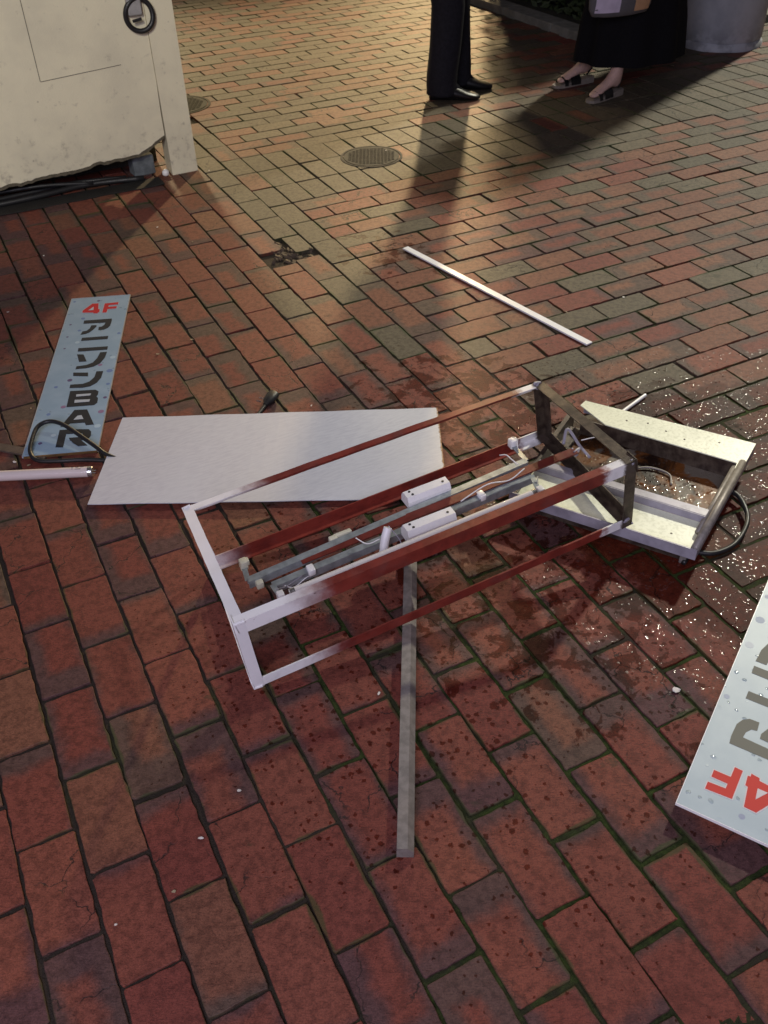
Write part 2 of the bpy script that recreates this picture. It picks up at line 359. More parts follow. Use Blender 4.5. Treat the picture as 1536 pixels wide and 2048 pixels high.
for (cx, cy, hl, hs, al, ty) in bricks:
    if abs(cx) > 0 and (cx < -2.4 or cy < -2.2): continue
    dist = math.hypot(cx - 0.6, cy + 0.6)
    near = dist < 2.2
    g = 0.0020 + 0.0018 * random.random()
    if cy < 0.6 and cx > 0.35 and dist < 2.0: g += 0.0010
    L = hl - g - random.random() * 0.0014; W = hs - g - random.random() * 0.0010
    rot = random.gauss(0, 0.006); dx = random.gauss(0, 0.0012); dy = random.gauss(0, 0.0012)
    z0 = random.gauss(0, 0.0009); tx = random.gauss(0, 0.004); tyl = random.gauss(0, 0.007)
    # outline with rounded, slightly worn corners
    rc = 0.0022 + 0.0035 * random.random(); pts = []
    nl = 11 if near else 3; ns = 6 if near else 2; j = 0.0010 if near else 0.0005
    def side(a, b, n):
        for k in range(n):
            t = k / (n - 1); yield (a[0] + (b[0] - a[0]) * t, a[1] + (b[1] - a[1]) * t)
    pts += list(side((-L + rc, -W), (L - rc, -W), nl)); pts += [(L - rc * .3, -W + rc * .3)] if near else []
    pts += list(side((L, -W + rc), (L, W - rc), ns)); pts += [(L - rc * .3, W - rc * .3)] if near else []
    pts += list(side((L - rc, W), (-L + rc, W), nl)); pts += [(-L + rc * .3, W - rc * .3)] if near else []
    pts += list(side((-L, W - rc), (-L, -W + rc), ns)); pts += [(-L + rc * .3, -W + rc * .3)] if near else []
    pts = [(x + random.gauss(0, j), y + random.gauss(0, j)) for x, y in pts]
    n = len(pts); base = len(V); ins = 0.0015
    cr, sr = math.cos(rot), math.sin(rot)
    ringz = [(ins, 0.0), (0.0004, -0.0007), (0.0, -0.0022), (0.0, -0.025)]
    for k, (i_, z) in enumerate(ringz):
        for (x, y) in pts:
            fx = 1 - i_ / max(L, 1e-6); fy = 1 - i_ / max(W, 1e-6)
            X = x * fx; Y = y * fy
            Xr = X * cr - Y * sr; Yr = X * sr + Y * cr
            zz = z0 + z + X * tx + Y * tyl
            if al == 'u': wx, wy = Yr, -Xr
            else: wx, wy = Xr, Yr
            V.append((cx + dx + wx, cy + dy + wy, zz)); UVL.append((X, Y))
    ra = (random.random(), random.random(), random.random())
    F.append([base + i for i in range(n)]); RN.append(ra); DM.append((hl, hs, ty))
    for k in range(3):
        for i in range(n):
            F.append([base + k * n + i, base + k * n + (i + 1) % n, base + (k + 1) * n + (i + 1) % n, base + (k + 1) * n + i][::-1]); RN.append(ra); DM.append((hl, hs, ty))
me = bpy.data.meshes.new('brick_paving'); me.from_pydata(V, [], F); me.update(); me.materials.append(M_BRICK)
# make tops face up
nz = me.polygons[0].normal.z
if nz < 0: me.flip_normals()
for nm, dat in (('rnd', RN), ('dim', DM)):
    at = me.attributes.new(nm, 'FLOAT_COLOR', 'FACE'); arr = np.ones((len(F), 4), np.float32); arr[:, :3] = np.array(dat, np.float32); at.data.foreach_set('color', arr.ravel())
uvl = me.uv_layers.new(name='UVMap'); li = np.empty(len(me.loops), np.int32); me.loops.foreach_get('vertex_index', li)
uvl.data.foreach_set('uv', np.array(UVL, np.float32)[li].ravel())
o = link(bpy.data.objects.new('brick_paving', me)); tag(o, kind='structure')
# joint bed: fine displaced sheet near the camera, plain sheet beyond
nx, ny = 330, 330; x0, x1, y0, y1 = -0.7, 2.2, -1.3, 1.6
VV = []; 
for jy in range(ny + 1):
    for ix in range(nx + 1):
        x = x0 + (x1 - x0) * ix / nx; y = y0 + (y1 - y0) * jy / ny
        q = noise.noise(Vector((x * 3.5, y * 3.5, 0))); q2 = noise.noise(Vector((x * 90, y * 90, 3)))
        edge = min(1, min(x - x0, x1 - x, y - y0, y1 - y) / 0.15)
        grow = max(0, q + 0.25) if (x > 0.2 and y < 0.9) else max(0, q) * 0.4
        VV.append((x, y, -0.0052 + edge * (0.0042 * grow + 0.0012 * q2)))
FF = [(j * (nx + 1) + i, j * (nx + 1) + i + 1, (j + 1) * (nx + 1) + i + 1, (j + 1) * (nx + 1) + i) for j in range(ny) for i in range(nx)]
o = mobj('joint_moss_bed', (VV, FF), M_BED, smooth=True); tag(o, kind='structure')
o = mobj('ground', ([(-40, -40, -0.0125), (40, -40, -0.0125), (40, 40, -0.0125), (-40, 40, -0.0125)], [(0, 1, 2, 3)]), M_BED); tag(o, kind='structure')
# ---------------------------------------------------------------- materials of the things
M_WHITE = simple('white_enamel', (0.86, 0.85, 0.86), 0.38, var=0.10, scale=9, bump=0.04)
M_CREAM = simple('cream_enamel', (0.88, 0.90, 0.70), 0.30, var=0.14, scale=14, bump=0.10)
M_GREYMET = simple('grey_painted_steel', (0.36, 0.34, 0.40), 0.38, 0.1, var=0.25, scale=30, bump=0.08)
M_GALV = simple('galvanised_steel', (0.46, 0.51, 0.53), 0.40, 0.55, var=0.35, scale=45, bump=0.10)
M_POLE = simple('weathered_zinc_steel', (0.30, 0.27, 0.25), 0.5, 0.35, var=0.32, scale=60, bump=0.3)
M_DARKST = simple('dark_rusty_steel', (0.035, 0.022, 0.017), 0.40, 0.2, var=0.5, scale=45, bump=0.5, dirt=(0.10, 0.075, 0.055))
M_BLACK = simple('black_rubber', (0.018, 0.018, 0.020), 0.45, var=0.3)
M_PLASTIC = simple('white_plastic', (0.86, 0.85, 0.85), 0.35, var=0.06, scale=20, bump=0.02)
M_IVORY = simple('ivory_plastic', (0.66, 0.64, 0.50), 0.35, var=0.10, scale=20, bump=0.02)
M_TUBE = simple('lamp_glass', (0.82, 0.78, 0.74), 0.14, var=0.03, scale=8, bump=0.0)
M_PIN = simple('bright_metal', (0.7, 0.7, 0.68), 0.2, 0.9)
M_MARK = simple('printed_mark', (0.10, 0.10, 0.10), 0.5)
def rail_material():
    N = NT('primer_red_rail'); t = N.n('ShaderNodeUVMap', uv_map='UVMap').outputs[0]; u = sep(N, t)[0]; P = N.obj()
    n = N.noise(P, 45, 5, 0.65)
    a = N.math('ADD', u, N.math('MULTIPLY', N.math('SUBTRACT', n, 0.5), 0.07))
    e = N.math('MINIMUM', N.ramp(a, 0.10, 0.235), N.ramp(a, 0.905, 0.935, 1.0, 0.0))
    c = N.mix(e, (0.86, 0.85, 0.85), N.mix(N.ramp(N.noise(P, 25, 4), 0.35, 0.7), (0.23, 0.036, 0.024), (0.15, 0.022, 0.016)))
    rs_ = N.ramp(N.noise(P, 70, 4, .7), .66, .74); c = N.mix(N.math('MULTIPLY', rs_, .75), c, (0.07, 0.035, 0.02)); sm_ = N.ramp(N.noise(P, 11, 4, .6), .50, .75); c = N.mix(N.math('MULTIPLY', sm_, .35), c, (0.10, 0.085, 0.08))
    bare = N.ramp(N.math('ADD', u, N.math('MULTIPLY', n, 0.03)), 0.978, 0.99)
    c = N.mix(bare, c, (0.07, 0.05, 0.04))
    n2 = N.noise(P, 320, 3)
    return N.fin(c, N.ramp(n2, 0.3, 0.7, 0.28, 0.5), 0.0, N.bump(n2, 0.15, 0.0008))
M_RAIL = rail_material()
def plate_material(name, rust_axis=True):
    N = NT(name); P = N.obj(); u = sep(N, N.n('ShaderNodeUVMap', uv_map='UVMap').outputs[0])
    st = N.n('ShaderNodeVectorMath', operation='MULTIPLY'); N.put(P, st.inputs[0]); st.inputs[1].default_value = (18, 90, 1)
    n = N.noise(st.outputs[0], 1.6, 5, 0.6); b = N.noise(P, 6, 4)
    c = N.mix(N.ramp(n, 0.35, 0.7), (0.58, 0.59, 0.64), (0.49, 0.50, 0.56)); c = N.mix(N.ramp(b, 0.4, 0.75, 0, 0.5), c, (0.55, 0.57, 0.62))
    rn = N.noise(P, 55, 4, 0.7)
    r = N.ramp(N.math('SUBTRACT', N.math('ADD', u[0], N.math('MULTIPLY', rn, 0.016)), 1.0), 0.0005, 0.006)
    c = N.mix(r, c, (0.22, 0.10, 0.03))
    sp = N.ramp(N.vor(P, 60), 0.0, 0.07, 1.0, 0.0); sp = N.math('MULTIPLY', sp, N.ramp(N.noise(P, 20, 2), 0.56, 0.62)); c = N.mix(N.math('MULTIPLY', sp, 0.6), c, (0.30, 0.26, 0.22))
    return N.fin(c, N.ramp(n, 0.3, 0.7, 0.38, 0.52), 0, N.bump(n, 0.12, 0.001))
M_PLATE = plate_material('white_sheet_metal')
def wet_rust():
    N = NT('rusty_water_tray'); P = N.obj(); n = N.noise(P, 9, 5, 0.65, 0.8); f = N.noise(P, 100, 3)
    c = N.mix(N.ramp(n, 0.42, 0.62), (0.016, 0.007, 0.004), (0.16, 0.058, 0.014)); s = N.noise(P, 7.3, 3, 0.5, 0.5)
    c = N.mix(N.ramp(s, 0.58, 0.62), c, (0.16, 0.135, 0.105))
    d1, o1 = droplets(N, P, 72, 0.20, 1.0); d2, o2 = droplets(N, P, 130, 0.20, 1.0); rip = N.noise(P, 30, 3, 0.6)
    nb = N.bump(rip, 0.5, 0.004); nb = N.bump(d1, 1.0, 0.00055, nb); nb = N.bump(d2, 1.0, 0.00033, nb); on_ = N.math('MAXIMUM', o1, o2)
    return N.fin(c, N.ramp(on_, 0, 1, 0.40, 0.10), 0, nb, N.ramp(on_, 0, 1, 0.15, 1.0))
M_WET = wet_rust()
def uvline(o, axis_o, axis_d, length):
    """UV.x = fraction along a line (world), for end-dependent paint"""
    me = o.data; uvl = me.uv_layers.new(name='UVMap'); org = ORG[o]; ax = Vector(axis_d).normalized()
    for lp in me.loops:
        p = me.vertices[lp.vertex_index].co + org - Vector(axis_o); uvl.data[lp.index].uv = (p.dot(ax) / length, 0.5)
# ---------------------------------------------------------------- the broken sign frame
A = [Vector(p) for p in [(0.306, 0.326, 0.214), (0.282, -0.090, 0.230), (0.302, -0.086, 0.020), (0.348, 0.333, 0.011), (1.265, 0.300, 0.278), (1.234, -0.113, 0.305), (1.266, -0.104, 0.096), (1.312, 0.318, 0.081)]]
def T(a, b, c):
    l = (A[3].lerp(A[0], c)).lerp(A[2].lerp(A[1], c), b); r = (A[7].lerp(A[4], c)).lerp(A[6].lerp(A[5], c), b)
    return l.lerp(r, a)
fr = thing('lightbox_sign', (0.32, 0.1, 0.0), 'bare steel skeleton of a tipped-over lightbox sign, dark red rails with white ends', 'lightbox sign')
def part(name, vf, mat, parent=fr, smooth=False): return mobj(name, vf, mat, parent, smooth)
up = Vector((0, 0, 1))
def rail(i, j, u, v, wu, wv):
    o = part('rail', angle_bar(A[i], A[j], u, v, wu, wv, 0.0032), M_RAIL); sh = (A[j] - A[i]) * (0.17 if i == 3 else 0.0); uvline(o, A[i] - sh, A[j] - A[i], (A[j] - A[i] + sh).length); return o
Wd = (A[1] - A[0]).normalized(); Hd = (A[0] - A[3]).normalized(); H2 = (A[1] - A[2]).normalized(); Ld = (A[4] - A[0]).normalized()
rail(0, 4, Wd, -Hd, 0.020, 0.020)
rail(1, 5, -H2, -Wd, 0.034, 0.022)
rail(2, 6, H2, -Wd, 0.024, 0.022)
rail(3, 7, Wd, Hd, 0.028, 0.026)
inn = Ld
def post(i, j, mat, u, wu, wv, side):
    d = (A[j] - A[i]).normalized(); return part('end_bar', angle_bar(A[i] + side * 0.0025 - d * 0.002, A[j] + side * 0.0025 + d * 0.002, u, -side, wu, wv, 0.003), mat)
# left (white) end
post(0, 1, M_WHITE, -Hd, 0.026, 0.024, -Ld * 1.0); post(1, 2, M_WHITE, -Wd, 0.026, 0.024, -Ld); post(3, 2, M_WHITE, Hd, 0.022, 0.02, -Ld); post(0, 3, M_WHITE, Wd, 0.022, 0.02, -Ld)
# right (bare, rusty) end
post(4, 5, M_DARKST, -Hd, 0.030, 0.028, Ld); post(5, 6, M_DARKST, -Wd, 0.034, 0.028, Ld); post(7, 6, M_DARKST, Hd, 0.034, 0.026, Ld); post(4, 7, M_DARKST, Wd, 0.034, 0.026, Ld)
M_RED = simple('primer_red_paint', (0.17, 0.028, 0.020), 0.38, var=0.35, scale=35, bump=0.12)
part('centre_spine', angle_bar(T(.20, .478, .53), T(.97, .468, .53), Wd, -up, 0.026, 0.026, 0.003), M_RED)
# torn welds where the bare end broke away
for (a_, b_, c_) in ((.985, .99, .97), (.99, .99, .06), (.985, .02, .97), (.975, .5, .5)):
    p = T(a_, b_, c_); pts = [p + Vector((random.uniform(-.014, .014), random.uniform(-.012, .012), random.uniform(-.010, .012))) for _ in range(7)]
    part('torn_weld', tube(pts, [0.002, 0.004, 0.003, 0.0045, 0.003, 0.004, 0.0015], 6, n=5), M_PIN if random.random() < .0 else M_GREYMET, smooth=True)
# two galvanised fixture channels
def fixture(a0, b0, a1, b1, c):
    p, q = T(a0, b0, c), T(a1, b1, c); o1 = part('fixture_channel', join(beam(p, q, Wd, 0.0095, 0.0012), beam(p - up * 0.010 + Wd * 0.0087, q - up * 0.010 + Wd * 0.0087, up, 0.0085, 0.0009), beam(p - up * 0.010 - Wd * 0.0087, q - up * 0.010 - Wd * 0.0087, up, 0.0085, 0.0009)), M_GALV)
    return p, q
f1a, f1b = fixture(.07, .502, .841, .424, .53)
f2a, f2b = fixture(.118, .593, .825, .548, .50)
def arm(p, q): part('fixture_arm', beam(p, q, Ld, 0.006, 0.0012), M_GALV)
h1l, h1r = T(.075, .369, .50), T(.846, .229, .50); arm(f1a, h1l); arm(f1b, h1r)
h2l, h2r = T(.123, .705, .50), T(.809, .709, .50); arm(f2a, h2l); arm(f2b, h2r)
for p in (h1l, h1r):
    part('lamp_holder', join(obox(p + up * .006, (Ld, Wd, up), (.009, .011, .012), .003), obox(p + up * .010 + Ld * .009, (Ld, Wd, up), (.004, .008, .007), .002)), M_IVORY if p is h1l else M_PLASTIC, smooth='auto')
for p in (h2l, h2r):
    part('lamp_holder', obox(p + up * .004, (Ld, Wd, up), (.008, .010, .011), .003), M_PLASTIC, smooth='auto')
tl, tr = T(.141, .80, .715), T(.777, .795, .715)
ft = part('lamp_tube', tube([tl + (tr - tl) * .018, tr - (tr - tl) * .018], 0.0082, 20, curve=False), M_TUBE, smooth='auto'); 
mobj('end_cap', tube([tl, tl + (tr - tl) * .0185], 0.0084, 20, curve=False), M_PIN, ft, smooth='auto'); mobj('end_cap', tube([tr - (tr - tl) * .0185, tr], 0.0084, 20, curve=False), M_PIN, ft, smooth='auto')
# ballasts: white covers on the channels
def ballast(a, b, c, hl, hw, hh):
    p = T(a, b, c); k = [(-hw, -hh), (-hw, hh * .2), (-hw * .62, hh), (hw * .62, hh), (hw, hh * .2), (hw, -hh)]
    V = [p + Ld * s * hl + Wd * x + up * z for s in (-1, 1) for x, z in k]
    F = [tuple(range(6)), tuple(range(11, 5, -1))] + [(i, (i + 1) % 6, 6 + (i + 1) % 6, 6 + i) for i in range(6)]
    bm_ = part('ballast_cover', (V, F), M_PLASTIC)
    hs = []
    for s, t in ((-.86, -.35), (-.80, .45), (.86, .1)):
        mobj('screw_hole', tube([p + Ld * s * hl * .88 + Wd * hw * t * .8 + up * (hh * .9), p + Ld * s * hl * .88 + Wd * hw * t * .8 + up * (hh + .0012)], 0.0032, 10, curve=False), M_BLACK, bm_)
    return bm_
ballast(.562, .375, .56, .057, .021, .014)
ballast(.516, .640, .56, .062, .021, .017)
part('starter', tube([T(.383, .67, .42), T(.400, .63, .56), T(.418, .60, .68)], [0.0095, 0.0105, 0.0100], 16, n=3), M_PLASTIC, smooth='auto')
part('starter_socket', join(obox(T(.295, .43, .47), (Ld, Wd, up), (.010, .008, .012), .003), beam(T(.30, .42, .50), T(.345, .42, .50), Wd, .006, .005, .002)), M_IVORY, smooth='auto')
for (a, b, c, mt) in ((.213, .596, .50, M_PLASTIC), (.678, .552, .50, M_PLASTIC), (.092, .53, .48, M_IVORY)):
    part('cable_clip', obox(T(a, b, c), (Ld, Wd, up), (.0085, .0125, .0085), .003), mt, smooth='auto')
def wire(P, r=0.0013, m=None): return part('wire', tube(P, r, 6, n=6), m or M_PLASTIC, smooth=True)
wire([T(.135, .60, .50), T(.16, .63, .42), T(.20, .61, .45), T(.25, .60, .47)], 0.0014); wire([T(.12, .66, .55), T(.15, .63, .48), T(.19, .61, .50)], 0.0012, M_GREYMET)
wire([T(.34, .55, .62), T(.36, .60, .56), T(.39, .62, .60)], 0.0013); wire([T(.42, .60, .70), T(.435, .66, .5), T(.41, .68, .42), T(.395, .66, .5)], 0.0014, M_GREYMET)
wire([T(.62, .56, .56), T(.70, .54, .62), T(.76, .55, .57), T(.81, .53, .62)], 0.0016); wire([T(.775, .38, .70), T(.785, .42, .74), T(.79, .46, .72), T(.80, .50, .66)], 0.0014)
wire([T(.84, .33, .60), T(.85, .27, .66), T(.85, .21, .60)], 0.0012); wire([T(.83, .60, .55), T(.815, .66, .48), T(.80, .70, .50)], 0.0018, M_IVORY)
wire([T(.955, .42, .55), T(.985, .36, .66), T(1.00, .44, .45), T(1.01, .52, .34)], 0.0042, M_GREYMET); wire([T(1.01, .42, .5), T(1.05, .48, .55), T(1.06, .62, .62), T(1.04, .78, .72)], 0.0014)
# ---------------------------------------------------------------- the metal housing (shallow tray) under the frame's bare end
bx = thing('metal_housing', (1.42, 0.08, 0.0), 'open cream-edged metal housing holding rusty rainwater under the bare end of the steel frame', 'metal housing')
ZT = 0.088
FL, FR, NR, NL = Vector((1.475, 0.412, ZT)), Vector((1.772, 0.005, ZT)), Vector((1.347, -0.245, ZT)), Vector((1.085, 0.150, ZT))
ex = (FR - FL).normalized(); ey = (NR - FR).normalized()   # ex along the far edge, ey towards the camera
def quadprism(pts, z0, z1):
    n = len(pts); V = [Vector((p[0], p[1], z0)) for p in pts] + [Vector((p[0], p[1], z1)) for p in pts]
    return V, [tuple(range(n)), tuple(range(2 * n - 1, n - 1, -1))] + [(i, (i + 1) % n, n + (i + 1) % n, n + i) for i in range(n)]
def bl(s, t):  # s along (left..right), t from far to near
    return (FL.lerp(FR, s)).lerp(NL.lerp(NR, s), t)
def bpart(name, vf, mat, smooth=False): return mobj(name, vf, mat, bx, smooth)
bpart('far_flange', quadprism([bl(.06, -.03), bl(1, -.005), bl(1, .24), bl(.965, .27), bl(.962, .215), bl(.24, .168), bl(.05, .03)], ZT - .003, ZT), M_CREAM)
bpart('far_wall', join(quadprism([bl(.10, .155), bl(.958, .205), bl(.958, .213), bl(.10, .163)], .012, ZT - .0032)), M_DARKST)
bpart('back_wall', quadprism([bl(.06, -.024), bl(1, 0), bl(1, .006), bl(.06, -.018)], .050, ZT - .0035), M_GREYMET); bpart('side_wall', quadprism([bl(.994, .007), bl(1, .007), bl(1, .983), bl(.994, .983)], .055, ZT - .0035), M_GREYMET)
bpart('right_rim', join(tube([bl(.985, .19) - up * .004, bl(.985, .985) - up * .004], (0.010), 10, curve=False), tube([bl(.955, .19) - up * .012, bl(.955, .84) - up * .012], 0.007, 8, curve=False)), M_POLE, smooth=True)
bpart('near_bar', join(quadprism([bl(.04, .655), bl(.955, .672), bl(.955, .726), bl(.04, .700)], ZT - .003, ZT), quadprism([bl(.04, .7005), bl(.955, .7265), bl(.955, .732), bl(.04, .706)], ZT - .0215, ZT - .001)), M_GREYMET)
bpart('near_shelf', quadprism([bl(.02, .707), bl(.985, .733), bl(.985, .985), bl(.02, .985)], ZT - .0245, ZT - .022), M_CREAM)
bpart('front_lip', join(quadprism([bl(.0, .985), bl(1, .985), bl(1, .993), bl(.0, .993)], ZT - .034, ZT - .004)), M_GREYMET)
bpart('left_wall', join(quadprism([bl(.005, .05), bl(.03, .05), bl(.03, .97), bl(.005, .97)], .010, ZT - .012), quadprism([bl(.03, .09), bl(.11, .12), bl(.11, .66), bl(.03, .70)], .024, .030)), M_DARKST)
bpart('floor_plate', quadprism([bl(.05, .05), bl(.94, .05), bl(.94, .90), bl(.05, .90)], .003, .016), M_DARKST)
bpart('rusty_water', quadprism([bl(.11, .164), bl(.95, .214), bl(.95, .671), bl(.11, .655)], .018, .036), M_WET)
for s_, t_ in ((.93, .90), (.06, .90), (.93, .06), (.10, .06)): bpart('corner_foot', obox(bl(s_, t_) - up * (ZT - .024), (ex, ey, up), (.008, .010, .0235), .002), M_POLE)
hs = []
for s, t in ((.33, .075), (.55, .085), (.66, .12), (.83, .07), (.62, .90), (.84, .88), (.44, .05)):
    zz = ZT if t < .5 else ZT - .022
    c = bl(s, t); c.z = zz; bpart('rivet', tube([c - up * .0005, c + up * .0012], [0.0035, 0.002], 8, curve=False), M_DARKST)
bpart('loose_wire', tube([bl(.45, .40) - up * .048, bl(.55, .33) - up * .046, bl(.66, .34) - up * .047, bl(.70, .42) - up * .05], 0.0028, 8), M_POLE, smooth=True)
# ---------------------------------------------------------------- steel post lying under the frame
pa = Vector((0.407, -0.562, 0.0155)); pb = Vector((0.86, 0.255, 0.0155)); pd = (pb - pa).normalized(); pn = Vector((-pd.y, pd.x, 0))
k = [(-.0155, -.0145), (.0155, -.0145), (.0165, 0.004), (.005, .0145), (-.0145, .0145)]
Vp = [q + pn * -x + up * z for q in (pa, pb) for x, z in k]
Fp = [(0, 1, 2, 3, 4), (9, 8, 7, 6, 5)] + [(i, (i + 1) % 5, 5 + (i + 1) % 5, 5 + i) for i in range(5)]
o = mobj('steel_post', (Vp, Fp), M_POLE, base=(pa.x, pa.y, 0)); tag(o, 'long grey steel post lying on the bricks, one end under the red frame', 'post')
# ---------------------------------------------------------------- white sheet-metal panel lying on the bricks
pc = [Vector((0.3199, 1.0759, .0145)), Vector((1.1716, 0.6658, .0145)), Vector((0.984, 0.278, .0145)), Vector((0.1313, 0.7137, .0145))]
def quad_plate(pts, t, nseg=30):
    V = []; n = nseg
    for z in (0, -t):
        for j in range(5):
            for i in range(n + 1):
                p = pts[0].lerp(pts[1], i / n).lerp(pts[3].lerp(pts[2], i / n), j / 4)
                e = 0.0007 * math.sin(i * .9 + j) if 0 < i < n else 0
                V.append(p + Vector((0, 0, z + e)))
    F = []; st = n + 1; N0 = 5 * st
    for j in range(4):
        for i in range(n):
            a = j * st + i; F.append((a, a + 1, a + st + 1, a + st)); F.append((N0 + a, N0 + a + st, N0 + a + st + 1, N0 + a + 1))
    bd = [i for i in range(n + 1)] + [j * st + n for j in range(1, 5)] + [4 * st + i for i in range(n - 1, -1, -1)] + [j * st for j in range(3, 0, -1)]
    for a, b in zip(bd, bd[1:] + bd[:1]): F.append((b, a, N0 + a, N0 + b))
    return V, F
o = mobj('metal_sheet', quad_plate(pc, .0022), M_PLATE, base=pc[3]); uvline(o, pc[3], pc[1] - pc[0], 0.9585)
tag(o, 'large blank white metal sheet with a rusty right edge, flat on the bricks', 'metal sheet')
# ---------------------------------------------------------------- the two sign boards
G = {'4o': [(53.7, 118.6), (52.0, 103.5), (80.7, 52.6), (102.9, 53.8), (107.6, 99.3), (112.6, 100.9), (114.1, 123.6), (109.1, 124.3), (109.2, 131.5), (93.5, 129.0), (92.4, 123.2)], '4h': [(72.5, 104.8), (88.7, 79.2), (91.2, 104.7)], 'F': [(124.7, 129.3), (125.8, 58.7), (174.8, 55.6), (174.7, 72.8), (142.0, 74.9), (141.7, 87.0), (172.1, 87.1), (172.1, 104.1), (140.7, 104.6), (139.9, 130.1)], 'a1': [(67.5, 178.9), (164.0, 179.6), (165.7, 198.5), (164.0, 232.7), (156.8, 248.5), (145.4, 258.0), (126.3, 258.7), (125.0, 235.9), (135.5, 233.8), (143.0, 221.7), (144.9, 206.7), (68.5, 202.9)], 'a2': [(97.8, 219.0), (116.0, 220.4), (116.5, 232.7), (107.5, 253.8), (97.2, 270.8), (84.2, 279.8), (68.6, 281.8), (72.7, 259.5), (86.5, 256.1), (95.2, 240.6)], 'n1': [(77.0, 305.1), (165.9, 305.7), (165.7, 327.5), (76.4, 326.8)], 'n2': [(74.4, 376.3), (172.8, 378.8), (173.1, 401.0), (75.9, 399.6)], 's1': [(75.7, 417.6), (97.5, 421.1), (114.1, 469.6), (89.5, 469.2)], 's2': [(151.6, 415.7), (173.9, 415.8), (171.3, 453.2), (160.2, 488.6), (140.6, 507.2), (118.1, 513.6), (84.1, 514.8), (84.9, 496.8), (115.4, 493.3), (135.6, 479.7), (145.8, 452.6)], 'm1': [(79.6, 535.2), (127.8, 542.7), (130.8, 566.1), (82.7, 556.8)], 'm2': [(154.0, 539.0), (175.9, 540.5), (173.9, 582.3), (163.7, 610.8), (146.5, 628.6), (122.3, 634.0), (81.3, 629.6), (81.3, 609.3), (119.2, 610.6), (139.0, 599.5), (151.5, 575.1)], 'Bo': [(86.0, 648.6), (164.8, 652.3), (175.8, 664.2), (176.1, 682.3), (172.6, 692.5), (178.5, 702.3), (179.8, 729.0), (172.0, 741.8), (88.0, 741.1)], 'Bh1': [(108.3, 671.9), (154.1, 673.5), (152.6, 684.1), (109.1, 684.5)], 'Bh2': [(108.0, 703.9), (155.5, 707.0), (154.3, 719.8), (108.9, 719.9)], 'Ao': [(114.9, 760.7), (153.3, 763.1), (184.4, 850.1), (160.9, 850.5), (155.4, 835.8), (112.3, 833.6), (103.5, 847.7), (85.5, 848.3)], 'Ah': [(128.9, 795.2), (140.6, 793.6), (149.0, 815.0), (119.8, 815.5)], 'R1': [(86.2, 864.6), (108.7, 864.8), (109.7, 956.4), (87.6, 953.1)], 'R2': [(107.4, 864.6), (171.9, 872.7), (180.9, 886.9), (182.8, 909.6), (176.7, 924.4), (163.0, 928.0), (125.4, 925.5), (119.6, 909.6), (155.3, 910.2), (159.2, 899.7), (156.3, 891.2), (109.5, 889.0)], 'R3': [(122.0, 913.7), (146.9, 913.7), (179.1, 956.6), (152.7, 956.6), (134.1, 936.8)]}
DOTS = [('p', 100.6, 31.9, 6.0), ('p', 23.8, 202.6, 4.5), ('p', 25.8, 290.8, 4.0), ('p', 28.1, 371.8, 4.0), ('b', 61.7, 162.4, 7.0), ('b', 60.8, 250.1, 6.0), ('l', 65.3, 335.1, 8.0), ('l', 205.5, 455.2, 9.0), ('b', 207.9, 540.7, 10.0), ('k', 161.4, 498.8, 7.0), ('b', 202.3, 291.3, 6.0), ('p', 75.4, 581.4, 8.0), ('b', 37.3, 617.3, 6.0), ('b', 212.4, 622.1, 6.0), ('p', 211.6, 702.1, 6.0), ('k', 214.8, 781.1, 9.0), ('p', 39.8, 925.8, 6.0), ('k', 78.2, 737.9, 8.0), ('l', 211.8, 859.2, 10.0), ('l', 72.1, 889.8, 8.0), ('b', 39.2, 773.1, 6.0), ('b', 13.7, 26.1, 5.0)]

